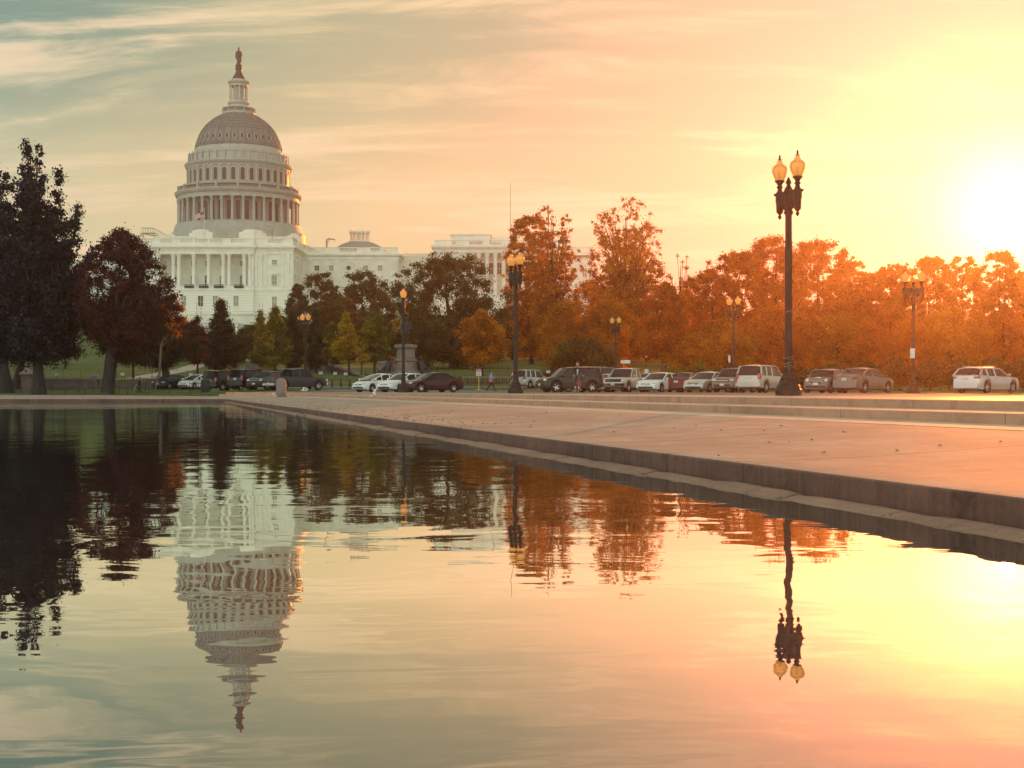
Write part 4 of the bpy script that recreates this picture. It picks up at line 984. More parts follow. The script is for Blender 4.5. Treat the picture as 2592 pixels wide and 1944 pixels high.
# shrubs along the far side of the road
SH = [(1700, 932, 70, 'tawny ornamental grass clump behind the maroon sedan'), (1770, 918, 80, 'tawny tall shrub behind the silver sedan'), (1850, 925, 80, 'shrub behind the dark small sport utility car'), (1935, 930, 80, 'shrub behind the silver sport utility car by the nearest lamp'),
      (2025, 925, 90, 'shrub just right of the nearest lamp base'), (2110, 922, 90, 'shrub behind the small round-eyed car'), (2195, 915, 90, 'shrub behind the dark sedan right of the nearest lamp'), (2275, 905, 90, 'shrub left of the far lamp base'), (2355, 912, 90, 'shrub right of the far lamp base'),
      (2430, 905, 90, 'shrub behind the tail of the silver estate car'), (2510, 905, 90, 'shrub behind the roof of the silver estate car'), (2590, 910, 90, 'shrub cut by the right frame edge')]
for i, (sx, tp, wd, lb) in enumerate(SH):
    D = 132 - (6 if sx > 2200 else 0)
    tree('shrub', lb, sx, tp, wd*1.25, D, 985, 'mass', 'olive' if i > 1 else 'yellowgreen', n=46, per=110, size=.15, seed=100+i, cr=.15, limbs=4, tr=.06, cat='shrub', group='shrubs behind the parked cars', up=1.5, irr=.15)
for i, (sx, tp, wd, D, lb) in enumerate(((1395, 935, 90, 150, 'dark low bush behind the silver off-road car'), (990, 955, 40, 152, 'small clipped bush beside the monument base'), (1540, 938, 70, 150, 'dark bush behind the dark van'))):
    tree('shrub', lb, sx, tp, wd, D, 978, 'mass', 'brown', n=26, per=90, size=.14, seed=120+i, cr=.18, limbs=3, tr=.06, cat='shrub')
# haze of the morning air, added also to stand for the sun's veiling flare
hz = MB(); hz.box(-560, 560, -160, 760, -3, 121)
hm = bpy.data.materials.new('morning_haze_and_flare'); hm.use_nodes = True; t_ = NT(hm.node_tree)
pv = t_.n('ShaderNodeVolumePrincipled'); pv.inputs['Density'].default_value = .00028; pv.inputs['Color'].default_value = (1, .88, .80, 1); pv.inputs['Anisotropy'].default_value = .85
t_.link(pv.outputs[0], t_.n('ShaderNodeOutputMaterial').inputs['Volume'])
tag(hz.build('haze_and_veiling_flare', hm), kind='stuff')

rl = np.random.default_rng(77); lv = MB()
for i in range(650):
    if i < 500: y_ = 24+78*rl.random(); s_ = .34+abs(rl.normal())*.9
    else: y_ = 12+85*rl.random(); s_ = .4+4.2*rl.random()
    if s_ > 4.6: continue
    zz_ = float(np.interp(s_, [.27, .8, 1.3, 1.9, 2.5, 3.1, 3.7, 4.2, 4.72], [.206, .218, .232, .258, .292, .328, .362, .384, .395]))+.006
    cx_, cy_ = edge_x(y_)+s_*.97, y_+s_*.243; a_ = rl.random()*6.28; L_ = .014+.022*rl.random()
    ca_, sa_ = math.cos(a_)*L_, math.sin(a_)*L_
    lv.add([(cx_-ca_, cy_-sa_, zz_), (cx_+sa_*.6, cy_-ca_*.6, zz_+.01), (cx_+ca_, cy_+sa_, zz_+.004), (cx_-sa_*.6, cy_+ca_*.6, zz_+.014)], [(0, 1, 2, 3)])
for i in range(40):
    y_ = 9+36*rl.random(); s_ = -.12-abs(rl.normal())*.5; cx_, cy_ = edge_x(y_)+s_*.97, y_+s_*.243; a_ = rl.random()*6.28; L_ = .012+.015*rl.random(); ca_, sa_ = math.cos(a_)*L_, math.sin(a_)*L_
    lv.add([(cx_-ca_, cy_-sa_, .003), (cx_+sa_*.6, cy_-ca_*.6, .004), (cx_+ca_, cy_+sa_, .003), (cx_-sa_*.6, cy_+ca_*.6, .006)], [(0, 1, 2, 3)])
tag(lv.build('fallen_leaves', mat('dead_leaves', (.10, .045, .02), .8, col2=(.04, .02, .012), nscale=2)), kind='stuff')
# ---------------------------------------------------------------- street lamps
def lamp_post(name, label, sx, D, top, az, two=True, sep=.92, group=None, proto=None, base=None):
    X = px(sx, D); gz = G(X, D) if base is None else base
    Ht = pz(top, D)-gz; k = Ht/7.0
    t = thing(name, (X, D, gz), label, 'street lamp', math.radians(az), group)
    t.scale = (k, k, k)
    if proto:
        for ch in proto.children: copy_tree(ch, t)
        return t
    m = MB(); m.lathe([(.38, 0), (.38, .17), (.35, .20), (.34, .27), (.29, .33), (.27, .38)], 8, (0, 0, 0), a0=math.pi/8)
    m.lathe([(.25, .38), (.20, .45), (.22, .50), (.17, .58), (.14, .72), (.16, .78), (.13, .84), (.12, 1.0), (.14, 1.03), (.11, 1.08)], 16)
    for a in range(4): q = math.pi/2*a+math.pi/4; m.capsule((.26*math.cos(q), .26*math.sin(q), .33), (.17*math.cos(q), .17*math.sin(q), .56), .04, .03, 6)
    m.build('base', M['lampiron'], t, smooth=True)
    m = MB(); n = 16; vs = []; zz = [1.05, 3.0, 5.25]
    for z_, r_ in zip(zz, (.106, .102, .094)):
        for i in range(2*n): r2 = r_*(1 if i % 2 else .90); a = math.pi*i/n; vs.append((r2*math.cos(a), r2*math.sin(a), z_))
    m.add(vs, [(q*2*n+i, q*2*n+(i+1) % (2*n), (q+1)*2*n+(i+1) % (2*n), (q+1)*2*n+i) for q in range(2) for i in range(2*n)])
    m.lathe([(.12, 5.2), (.14, 5.27), (.11, 5.33)], 16); m.build('pole', M['lampiron'], t)
    m = MB(); xs = (-sep/2, sep/2) if two else (0,)
    m.lathe([(.11, 5.3), (.09, 5.45), (.11, 5.75), (.15, 5.86), (.11, 5.95), (.05, 6.05), (.09, 6.12), (.02, 6.28)], 12)
    if two:
        m.box(-sep/2-.12, sep/2+.12, -.07, .07, 5.60, 5.80); m.box(-sep/2-.16, sep/2+.16, -.10, .10, 5.80, 5.87)
        for s_ in (-1, 1):
            m.tube([(s_*.12, 0, 5.35), (s_*.24, 0, 5.40), (s_*.30, 0, 5.50), (s_*.24, 0, 5.58)], .035, 6)
            m.box(s_*.12, s_*.34, -.04, .04, 5.42, 5.6)
    m.build('crossarm', M['lampiron'], t, smooth=False)
    for x in xs:
        m = MB()
        if two: m.lathe([(.01, 5.10), (.06, 5.18), (.03, 5.24), (.10, 5.32), (.11, 5.6), (.13, 5.85), (.08, 5.92), (.06, 6.0), (.10, 6.04), (.06, 6.10), (.10, 6.17), (.15, 6.21), (.14, 6.24)], 12, (x, 0, 0))
        else: m.lathe([(.08, 5.9), (.06, 6.0), (.10, 6.04), (.06, 6.10), (.10, 6.17), (.15, 6.21), (.14, 6.24)], 12, (x, 0, 0))
        m.build('lamp_holder', M['lampiron'], t, smooth=True)
        m = MB(); m.lathe([(.11, 6.22), (.155, 6.31), (.195, 6.41), (.220, 6.50), (.222, 6.56), (.195, 6.64), (.14, 6.69), (.088, 6.71), (.10, 6.735), (.072, 6.765), (.065, 6.80), (.05, 6.84)], 20, (x, 0, 0))
        g = m.build('globe', M['globe'], t, smooth='all')
        m = MB(); m.lathe([(.055, 6.83), (.06, 6.85), (.022, 6.88), (.036, 6.92), (.010, 7.0)], 8, (x, 0, 0)); m.build('finial', M['lampiron'], g)
        m = MB(); m.lathe([(.05, 6.22), (.05, 6.5), (.02, 6.55)], 8, (x, 0, 0)); m.build('bulb', M['white'], g)
    return t
gl = 'twin globe lamps round the pool'
LA = lamp_post('street_lamp', 'nearest and tallest twin globe lamp, black fluted pole with wire wound round its foot', 1996, 41, 385, -68, group=gl)
m = MB(); rng_ = random.Random(3)
for zc_, tn in ((1.02, 1.4), (.78, 2.2), (2.35, 1.2)):
    pts = []
    for i in range(int(tn*10)): a = i/10*6.283; pts.append((.14*math.cos(a)*(1+.15*math.sin(i)), .14*math.sin(a), zc_+.02*math.sin(i*1.3)+.008*i))
    m.tube(pts, .005, 4)
m.tube([(.13, -.1, .95), (.30, -.2, .92), (.32, -.2, .74), (.16, -.1, .62)], .007, 4); m.tube([(-.13, -.1, .9), (-.26, -.2, .76), (-.24, -.2, .56)], .007, 4)
m.build('wire', mat('loose_wire', (.55, .38, .2), .35, metal=.6), LA)
m = MB(); m.box(.09, .17, -.05, .05, 3.25, 3.3); m.build('bracket', M['lampiron'], LA)
LB = lamp_post('street_lamp', 'twin globe lamp with yellow globes overlapping, beside the silver off-road car', 1305, 70, 632, -62, group=gl, proto=None)
m = MB(); m.box(-.21, -.10, -.07, .07, 2.25, 2.75); m.build('control_box', M['lampiron'], LB)
LC = lamp_post('street_lamp', 'twin globe lamp seen end on, in front of the monument and white sedan', 1021, 95, 726, -86, group=gl)
LD = lamp_post('street_lamp', 'leftmost twin globe lamp, both globes apart, behind the grey pickup', 773, 128, 789, -25, group=gl, sep=.62)
m = MB(); m.box(.10, .22, -.07, .07, 2.2, 2.7); m.build('control_box', M['lampiron'], LD)
LE = lamp_post('street_lamp', 'small far twin globe lamp among the orange maples above the dark van', 1558, 136, 798, -50, group=gl)
LF = lamp_post('street_lamp', 'far twin globe lamp with a white plate on its pole, left of the nearest lamp', 1857, 104, 745, -58, group=gl)
m = MB(); m.box(-.40, -.18, -.16, -.13, 2.15, 2.65); m.build('sign_plate', M['white'], LF)
LG = lamp_post('street_lamp', 'twin globe lamp against the right wood, white plate low on its pole', 2312, 80, 679, -30, group=gl)
m = MB(); m.box(-.13, .13, -.20, -.17, 1.95, 2.5); m.build('sign_plate', M['white'], LG)
gs = 'single globe lamps on the lawn paths'
s0 = lamp_post('path_lamp', 'single globe path lamp above the dark van left of the leftmost twin lamp', 668, 205, 893, 0, two=False, group=gs, base=pz(955, 205))
for sx, D, tp, bs, lb in ((815, 200, 887, 952, 'single globe path lamp on the lawn right of the leftmost twin lamp'), (1122, 205, 907, 958, 'single globe path lamp beside the thick oak trunk'),
                          (1636, 160, 898, 968, 'single globe path lamp with a small white plate, above the silver pickup')):
    o = lamp_post('path_lamp', lb, sx, D, tp, 0, two=False, group=gs, proto=s0, base=pz(bs, D))
    if sx == 1636:
        m = MB(); m.box(-.5, .5, -.4, -.36, 2.0, 3.4); m.build('sign_plate', M['white'], o)
ter = 'lamps on the capitol terrace'
lt = ['leftmost small dark lamp on the capitol terrace', 'second small dark lamp from the left on the capitol terrace', 'small dark terrace lamp above the dark pointed maple', 'left one of the pair of tiny lamps above the yellow topped maple', 'right one of the pair of tiny lamps above the yellow topped maple', 'rightmost tiny lamp by the corner of the central block']
for i, sx in enumerate((498, 509, 543, 656, 664, 696)):
    lamp_post('terrace_lamp', lt[i], sx, 445.7, 763 if i < 3 else 766, 0, two=False, group=ter, proto=s0, base=24.9)

# ---------------------------------------------------------------- cars
def paint(name, col, metal=.0, rough=.28):
    return mat(name, col, rough, metal=metal, col2=tuple(c*.93 for c in col), nscale=1.2, coat=.7 if col[0] > .3 else .15, spec=.5 if col[0] > .3 else .25)
PT = {'white': paint('white_car_paint', (.78, .77, .75)), 'silver': paint('silver_car_paint', (.52, .50, .48), .5), 'black': paint('black_car_paint', (.016, .016, .02)), 'darkgrey': paint('dark_grey_car_paint', (.055, .05, .05), .1),
      'brown': paint('dark_brown_car_paint', (.045, .022, .020)), 'green': paint('dark_green_car_paint', (.035, .042, .036)), 'maroon': paint('maroon_car_paint', (.16, .022, .02)), 'grey': paint('grey_car_paint', (.20, .18, .17), .1),
      'tan': paint('pale_gold_car_paint', (.50, .44, .37), .3), 'bronzegrey': paint('warm_grey_car_paint', (.22, .17, .14), .3), 'navy': paint('dark_navy_car_paint', (.02, .022, .035))}
KINDS = {
 # L, W, H, ground clearance, lower body top (x,z), windscreen base, roof front, roof rear, rear glass base, belt, wheel x, wheel r, side split
 'sedan': dict(L=4.75, W=1.82, H=1.46, gc=.2, top=[(-2.37,.62),(-2.33,.92),(-2.2,1.02),(-1.75,1.06),(-1.0,.97),(.95,.93),(1.3,.92),(1.85,.84),(2.2,.72),(2.34,.60),(2.38,.5)], gh=(1.15,.30,-.85,-1.72), belt=.93, wx=(-1.42,1.42), wr=.33, pil=[-.38], nose='sedan'),
 'hatch': dict(L=4.45, W=1.75, H=1.50, gc=.18, top=[(-2.22,.7),(-2.2,1.05),(-2.05,1.10),(-1.0,1.0),(.95,.95),(1.35,.93),(1.8,.80),(2.1,.66),(2.22,.5)], gh=(1.45,.10,-.75,-2.02), belt=.96, wx=(-1.33,1.37), wr=.32, pil=[.32,-.55], nose='sedan'),
 'suv': dict(L=4.45, W=1.82, H=1.76, gc=.27, top=[(-2.22,.7),(-2.2,1.06),(-2.1,1.1),(-1.0,1.08),(.9,1.05),(1.2,1.05),(1.7,1.02),(2.05,.92),(2.2,.75),(2.24,.6)], gh=(1.12,.45,-1.85,-2.1), belt=1.06, wx=(-1.33,1.35), wr=.37, pil=[-.30,-1.15], nose='suv'),
 'estate': dict(L=4.55, W=1.8, H=1.44, gc=.17, top=[(-2.27,.6),(-2.25,.93),(-2.15,1.0),(-1.0,.96),(.95,.92),(1.3,.92),(1.9,.84),(2.2,.70),(2.28,.5)], gh=(1.0,.20,-1.75,-2.15), belt=.94, wx=(-1.38,1.40), wr=.33, pil=[-.45,-1.25], nose='sedan'),
 'van': dict(L=5.3, W=1.98, H=2.05, gc=.25, top=[(-2.65,.7),(-2.62,1.12),(-2.5,1.15),(1.2,1.10),(1.7,1.08),(2.2,1.0),(2.5,.85),(2.64,.6)], gh=(1.85,1.05,-2.35,-2.55), belt=1.13, wx=(-1.65,1.7), wr=.36, pil=[.1,-1.1], nose='suv'),
 'mini': dict(L=3.7, W=1.69, H=1.41, gc=.16, top=[(-1.83,.6),(-1.8,.92),(-1.7,.95),(.6,.92),(.95,.92),(1.4,.87),(1.7,.74),(1.83,.5)], gh=(.88,.42,-1.40,-1.66), belt=.92, wx=(-1.22,1.25), wr=.32, pil=[-.45], nose='mini'),
 'pickup': dict(L=5.55, W=1.95, H=1.88, gc=.34, top=[(-2.77,.75),(-2.75,1.18),(-2.6,1.2),(-1.0,1.2),(-.9,1.18),(1.0,1.17),(1.3,1.17),(2.2,1.12),(2.6,1.0),(2.74,.8),(2.78,.65)], gh=(1.22,.62,-.72,-.86), belt=1.18, wx=(-1.72,1.80), wr=.41, pil=[-.08], nose='truck'),
}
WH = {}
def wheel_proto(r):
    m = MB()
    prof = [(r*.62, -.10), (r*.93, -.11), (r, -.08), (r, .08), (r*.93, .11), (r*.62, .10)]
    m.lathe(prof+[prof[0]], 24, cap=False); tm = m
    w_ = MB(); w_.lathe([(r*.64, -.09), (r*.66, .085), (r*.60, .09), (r*.57, .02)], 24, cap=False)
    w_.lathe([(.01, .055), (r*.16, .06), (r*.17, .0)], 10, cap=False)
    for k in range(5):
        a = 2*math.pi*k/5; ca, sa = math.cos(a), math.sin(a); p = lambda rr, tt, z: (rr*ca-tt*sa, rr*sa+tt*ca, z)
        w_.add([p(r*.12, -.045, .055), p(r*.12, .045, .055), p(r*.61, .035, .075), p(r*.61, -.035, .075), p(r*.12, -.045, .02), p(r*.12, .045, .02), p(r*.61, .035, .03), p(r*.61, -.035, .03)],
               [(0, 3, 2, 1), (0, 1, 5, 4), (1, 2, 6, 5), (2, 3, 7, 6), (3, 0, 4, 7)])
    d_ = MB(); d_.lathe([(.001, -.02), (r*.58, -.02)], 20, cap=False)
    return tm, w_, d_
def car(name, label, cat, sx, D, relyaw, kind, pt, group=None, H=None, roofrack=False, plate=True, lamps='big', scale=1.0, body2=None, spoiler=False, badge=False):
    K = KINDS[kind]; X = px(sx, D); az = math.degrees(math.atan2(X, D)); yaw = math.radians(relyaw-az)
    t = thing(name, (X, D, G(X, D)), label, cat, yaw, group); t.scale = (scale, scale, scale)
    L, W, Hh, gc, belt = K['L'], K['W'], H or K['H'], K['gc'], K['belt']; hw = W/2; x0, x1, x2, x3 = K['gh']; wr = K['wr']
    tx = [p[0] for p in K['top']]; tz = [p[1] for p in K['top']]
    xs = set(np.linspace(-L/2+.001, L/2-.001, 15).tolist()+tx+[x0, x1, x2, x3])
    for wxx in K['wx']:
        for q in range(13): xs.add(wxx+(wr+.06)*math.cos(math.pi*q/12))
        xs.add(wxx+wr+.061); xs.add(wxx-wr-.061)
    xs = sorted(v for v in xs if -L/2-1e-3 <= v <= L/2+1e-3)
    def halfw(x):                                # plan shape
        e = abs(x)/(L/2); return hw*(1-.02*e*e-.16*max(0, (e-.80)/.20)**2)
    def zlow(x):
        z = gc
        e = abs(x)/(L/2); z += .10*max(0, (e-.9)/.1)
        for wxx in K['wx']:
            d = abs(x-wxx)
            if d < wr+.06: z = max(z, wr*.98+math.sqrt(max(0, (wr+.06)**2-d*d)))
        return z
    bed = (-L/2+.12, x3-.12) if kind == 'pickup' else None
    def section(x):
        zt = float(np.interp(x, tx, tz)); zl = zlow(x); w_ = halfw(x); zm = min(zt-.02, lerp(zl, zt, .55))
        zl = min(zl, zt-.12)
        zi = zt+.025; wi = .88
        if bed and bed[0] < x < bed[1]: zi = .72
        sh = [(0, zl), (w_*.9, zl), (w_*.985, zl+.03), (w_, lerp(zl, zt, .35)), (w_, zm), (w_*.985, lerp(zm, zt, .6)), (w_*.95, zt), (w_*wi, zt+.005 if not (bed and bed[0] < x < bed[1]) else .73), (w_*.5, zi+(.0)), (0, zi)]
        return sh
    secs = [section(x) for x in xs]; k = len(secs[0]); m = MB()
    for s_ in (1, -1):
        vs = [(x, s_*y, z) for x, sc_ in zip(xs, secs) for y, z in sc_]; fs = []
        for i in range(len(xs)-1):
            for q in range(k-1):
                a, b, c, d = i*k+q, (i+1)*k+q, (i+1)*k+q+1, i*k+q+1; fs.append((a, b, c, d) if s_ < 0 else (d, c, b, a))
        m.add(vs, fs)
        e0 = tuple(range(k)); e1 = tuple((len(xs)-1)*k+q for q in range(k))
        m.f += [tuple(len(m.v)-len(vs)+q for q in (e0 if s_ > 0 else reversed(e0))), tuple(len(m.v)-len(vs)+q for q in (reversed(e1) if s_ > 0 else e1))]; m.m += [0, 0]
    # cabin: pillars and roof in paint
    zr = Hh-.03; tw = hw*.74 if kind not in ('van', 'pickup', 'suv') else hw*.80; bw = hw*.925
    if kind == 'mini': tw = hw*.80
    def edge(x):           # roof line height along the side at x
        if x >= x1: return lerp(zr-.05, belt, (x-x1)/(x0-x1))
        if x <= x2: return lerp(zr-.05, belt+.02, (x2-x)/(x2-x3))
        return zr-.05+.03*math.sin(math.pi*(x-x2)/(x1-x2))
    def side(x, z, out=0):
        f = (z-belt)/(zr-belt); return lerp(bw, tw, max(0, f)**1.2)+out
    def bar(pa, pb, r_): m.tube([pa, pb], r_, 4)
    for s_ in (1, -1):
        pts = [(x0, s_*side(x0, belt), belt)]+[(x, s_*side(x, edge(x)), edge(x)) for x in np.linspace(x1, x2, 7)]+[(x3, s_*side(x3, belt+.02), belt+.02)]
        m.tube(pts, [.045]+[.045]*7+[.06], 6)
        for pxx in K['pil']:
            z1 = edge(pxx); m.tube([(pxx, s_*(side(pxx, belt)), belt-.03), (pxx-.02, s_*side(pxx, z1), z1)], .045, 4)
        if kind in ('suv', 'estate', 'van', 'mini'):
            m.add([(x3+.32, s_*side(0, belt), belt), (x3, s_*side(0, belt), belt), (x2, s_*side(0, edge(x2)), edge(x2)), (x2+.18, s_*side(0, edge(x2)), edge(x2))], [(0, 1, 2, 3), (3, 2, 1, 0)])
        if kind in ('sedan', 'hatch'):
            m.add([(x3+.30, s_*side(0, belt), belt), (x3, s_*side(0, belt), belt), (lerp(x3, x2, .6), s_*side(0, lerp(belt, zr, .6)), lerp(belt, zr, .6)-.02)], [(0, 1, 2), (2, 1, 0)])
    rx = np.linspace(x1+.02, x2-.02, 7); ry = np.linspace(-1, 1, 7); vs = []; fs = []
    for lay in (0, -.05):
        for x in rx:
            for v in ry: vs.append((x, v*tw, edge(x)+.045+.05*(1-v*v)+lay))
    for i in range(6):
        for j in range(6): fs += [(i*7+j, i*7+j+1, (i+1)*7+j+1, (i+1)*7+j), (49+i*7+j, 49+(i+1)*7+j, 49+(i+1)*7+j+1, 49+i*7+j+1)]
    for i in range(6): fs += [(i*7, (i+1)*7, 49+(i+1)*7, 49+i*7), (i*7+6, 49+i*7+6, 49+(i+1)*7+6, (i+1)*7+6), (i, 49+i, 49+i+1, i+1), (42+i, 42+i+1, 49+42+i+1, 49+42+i)]
    m.add(vs, fs)
    if spoiler: m.box(-L/2+.03, -L/2+.3, -hw*.7, hw*.7, 1.12, 1.16); m.box(-L/2+.1, -L/2+.2, hw*.55, hw*.6, 1.0, 1.12); m.box(-L/2+.1, -L/2+.2, -hw*.6, -hw*.55, 1.0, 1.12)
    if kind == 'hatch': m.box(x3-.02, x3+.18, -hw*.66, hw*.66, belt+.10, belt+.13)
    body = m.build('body', PT[pt], t, smooth=True)
    # glass
    def pane(nm, quad):
        g = MB(); q = [Vector(p) for p in quad]; n_ = (q[1]-q[0]).cross(q[3]-q[0]).normalized()*.006
        g.add([p+n_ for p in q]+[p-n_ for p in q], [(0, 1, 2, 3), (7, 6, 5, 4), (0, 4, 5, 1), (1, 5, 6, 2), (2, 6, 7, 3), (3, 7, 4, 0)])
        return g.build(nm, M['carglass'], t)
    e1 = edge(x1); e2 = edge(x2)
    def curved(nm, xa, za, ya, xb, zb_, yb, bow):
        g = MB(); n_ = 6; vs = []
        for (x_, z_, y_) in ((xa, za, ya), (xb, zb_, yb)):
            for i in range(n_+1): v = -1+2*i/n_; vs.append((x_+bow*(1-v*v), v*y_, z_+.02*(1-v*v)))
        g.add(vs, [(i, i+1, n_+2+i, n_+1+i) for i in range(n_)]); return g.build(nm, M['carglass'], t, smooth='all')
    curved('windshield', x0-.01, belt+.01, bw-.03, x1, e1+.02, tw-.02, .08)
    curved('rear_window', x3+.02, belt+.05, bw-.05, x2+.01, e2+.02, tw-.02, -.05)
    brk = [x1]+list(K['pil'])+[x2]
    for s_ in (1, -1):
        for i in range(len(brk)-1):
            a, b = brk[i], brk[i+1]; ab = lerp(x0, x1, .08) if i == 0 else a; bb = (lerp(x3, x2, .1)) if i == len(brk)-2 else b
            pane('side_window', [(ab, s_*(side(0, belt)-.02), belt+.005), (bb, s_*(side(0, belt)-.02), belt+.005), (b, s_*(side(0, edge(b))-.012), edge(b)), (a, s_*(side(0, edge(a))-.012), edge(a))])
    # dark inside so the glass reads deep
    m = MB(); m.box(x2+.15, x1+.1, -tw*.8, tw*.8, belt-.05, belt+.12)
    for xx in (.0, -.9 if x2 < -.6 else -.3):
        for yy in (-.38, .38): m.box(xx-.28, xx-.12, yy-.22, yy+.22, belt-.1, belt+.28); m.box(xx-.25, xx-.15, yy-.12, yy+.12, belt+.28, belt+.42)
    m.build('seats', M['under'], t)
    # wheels
    if wr not in WH: WH[wr] = wheel_proto(wr)
    first = None
    for wxx in K['wx']:
        for s_ in (1, -1):
            loc = (wxx, s_*(hw-.125), wr)
            if first is None:
                wobj = bpy.data.objects.new('wheel', None); COL.objects.link(wobj); wobj.parent = t
                if ('t', wr) not in WH:
                    a = WH[wr][0].build('tyre', M['tyre'], wobj, smooth=True); b = WH[wr][1].build('rim', M['rim'], wobj); c = WH[wr][2].build('brake_disc', M['under'], wobj); WH[('t', wr)] = (a, b, c)
                else:
                    for src in WH[('t', wr)]: c = src.copy(); COL.objects.link(c); c.parent = wobj
                first = wobj
            else: wobj = copy_tree(first, t)
            wobj.location = loc; wobj.rotation_euler = (-math.pi/2*s_, 0, 0)
    # lamps, grille, plates, mirrors
    nose = K['nose']; fx = L/2; topz = float(np.interp(fx-.12, tx, tz))
    def blob(nm, c, r, mt, seg=10): g = MB(); g.ell(c, r, seg, 6); return g.build(nm, mt, t, smooth='all')
    for s_ in (1, -1):
        if nose == 'mini': blob('headlight', (fx-.20, s_*.58, .70), (.10, .13, .15), M['headlight'])
        elif nose == 'truck':
            g = MB(); g.box(fx-.16, fx-.035, s_*.82-.16, s_*.82+.16, .82, 1.0); g.build('headlight', M['headlight'], t)
        elif nose == 'suv': blob('headlight', (fx-.16, s_*(hw-.27), .84), (.17, .19, .10), M['headlight'])
        else: blob('headlight', (fx-.26, s_*(hw-.26), .68), (.26, .19, .075), M['headlight'])
        bx_ = -L/2
        if kind in ('suv', 'van'): g = MB(); g.box(bx_-.01, bx_+.12, s_*(hw-.16)-.09, s_*(hw-.16)+.09, .85, 1.22 if kind == 'suv' else 1.35); g.build('taillight', M['taillight'], t)
        elif kind == 'pickup': g = MB(); g.box(bx_-.01, bx_+.1, s_*(hw-.17)-.08, s_*(hw-.17)+.08, .85, 1.12); g.build('taillight', M['taillight'], t)
        else: blob('taillight', (bx_+.12, s_*(hw-.26), .86), (.13, .24, .085), M['taillight'])
        mz = belt+.08; g = MB(); g.ell((x0-.28, s_*(hw+.10), mz), (.07, .11, .08), 8, 6); g.box(x0-.30, x0-.24, min(s_*(bw-.02), s_*(hw+.05)), max(s_*(bw-.02), s_*(hw+.05)), mz-.06, mz-.03); g.build('mirror', PT[pt], t, smooth=True)
        for i, pxx in enumerate([brk[0]-.45] + list(K['pil'])[:1 if kind != 'mini' else 0]):
            g = MB(); g.box(pxx-.28, pxx-.14, min(s_*(hw-.02), s_*(hw+.02)), max(s_*(hw-.02), s_*(hw+.02)), belt-.14, belt-.11); g.build('door_handle', PT[pt] if kind != 'estate' else M['chrome'], t)
    g = MB()
    if nose == 'truck':
        g.box(fx-.10, fx-.02, -.64, .64, .80, 1.02); g.build('grille', M['grille'], t)
        g = MB(); g.box(fx-.06, fx-.0, -.66, .66, .90, .935); g.box(fx-.1, fx+.06, -hw*.93, hw*.93, .50, .70); g.build('bumper', M['chrome'], t)
    elif nose == 'suv':
        g.box(fx-.10, fx+.0, -.45, .45, .74, .88); g.build('grille', M['grille'], t)
        g = MB(); g.box(fx-.12, fx+.015, -.6, .6, .40, .55); g.build('lower_grille', M['under'], t)
        g = MB(); g.box(fx-.06, fx+.012, -.45, .45, .80, .82); g.build('grille_bar', M['chrome'], t)
    else:
        g.box(fx-.12, fx-.015, -.38, .38, .56, .64); g.build('grille', M['grille'], t)
        g = MB(); g.box(fx-.10, fx+.012, -.62, .62, .30, .42); g.build('lower_grille', M['under'], t)
        if nose == 'mini':
            g = MB(); g.tube([(fx-.03, -.40, .58), (fx-.03, -.30, .70), (fx-.03, .30, .70), (fx-.03, .40, .58), (fx-.03, .3, .5), (fx-.03, -.3, .5), (fx-.03, -.4, .58)], .022, 6)
            g.box(fx-.62, fx-.50, -.16, .16, .885, .925); g.build('grille_ring', M['chrome'], t)
    if kind in ('suv', 'pickup', 'van'):
        g = MB(); g.box(-L/2-.05, -L/2+.1, -hw*.94, hw*.94, .42, .62); g.build('rear_bumper', M['chrome'] if kind == 'pickup' else PT[body2 or pt], t)
    if plate:
        pzf = .50 if nose != 'truck' else .58
        g = MB(); g.box(fx+.0, fx+.03 if nose != 'truck' else fx+.075, -.16, .16, pzf-.04, pzf+.11); g.build('license_plate', M['plate'], t)
        g = MB(); zz_ = .72 if kind in ('sedan', 'hatch', 'estate', 'mini') else (.86 if kind != 'pickup' else .52); g.box(-L/2-.06 if kind == 'pickup' else -L/2-.025, -L/2+.02, -.16, .16, zz_, zz_+.15); g.build('license_plate', M['plate'], t)
    if roofrack:
        for s_ in (1, -1):
            g = MB(); pts = [(x_, s_*tw*.9, edge(x_)+(.05 if i in (0, 6) else .11)) for i, x_ in enumerate(np.linspace(x1-.15, x2+.15, 7))]; g.tube(pts, .02, 5); g.build('roof_rail', M['under'] if pt != 'silver' else M['chrome'], t)
    if kind == 'pickup':
        g = MB(); g.box(bed[0]+.02, bed[1]-.02, -hw*.8, hw*.8, .70, .745); g.build('bed_liner', M['under'], t)
    g = MB(); g.box(-L/2+.25, L/2-.25, -hw*.55, hw*.55, gc-.04, gc+.1); g.box(K['wx'][0]-wr, K['wx'][0]+wr, -hw+.26, hw-.26, gc+.02, wr*1.7); g.box(K['wx'][1]-wr, K['wx'][1]+wr, -hw+.26, hw-.26, gc+.02, wr*1.7); g.build('underbody', M['under'], t)
    return t
gp = 'cars parked round the plaza'
car('parked_car', 'dark low sedan at the left end of the parked cars', 'car', 434, 150, 232, 'sedan', 'navy', gp)
car('parked_car', 'white car mostly hidden behind the bin, between dark sedan and black off-road car', 'car', 500, 150, 228, 'hatch', 'white', gp)
car('parked_car', 'black off-road car with glowing red tail light, right of the bin', 'car', 568, 136, 52, 'suv', 'black', gp, H=1.84, scale=1.04)
car('parked_car', 'black van-like car with roof rails, second of the black pair', 'car', 637, 131, 50, 'suv', 'black', gp, H=1.78, scale=1.04, roofrack=True)
car('parked_car', 'dark car with bright headlights facing out, just left of the grey pickup', 'car', 676, 128, 238, 'suv', 'darkgrey', gp, H=1.64)
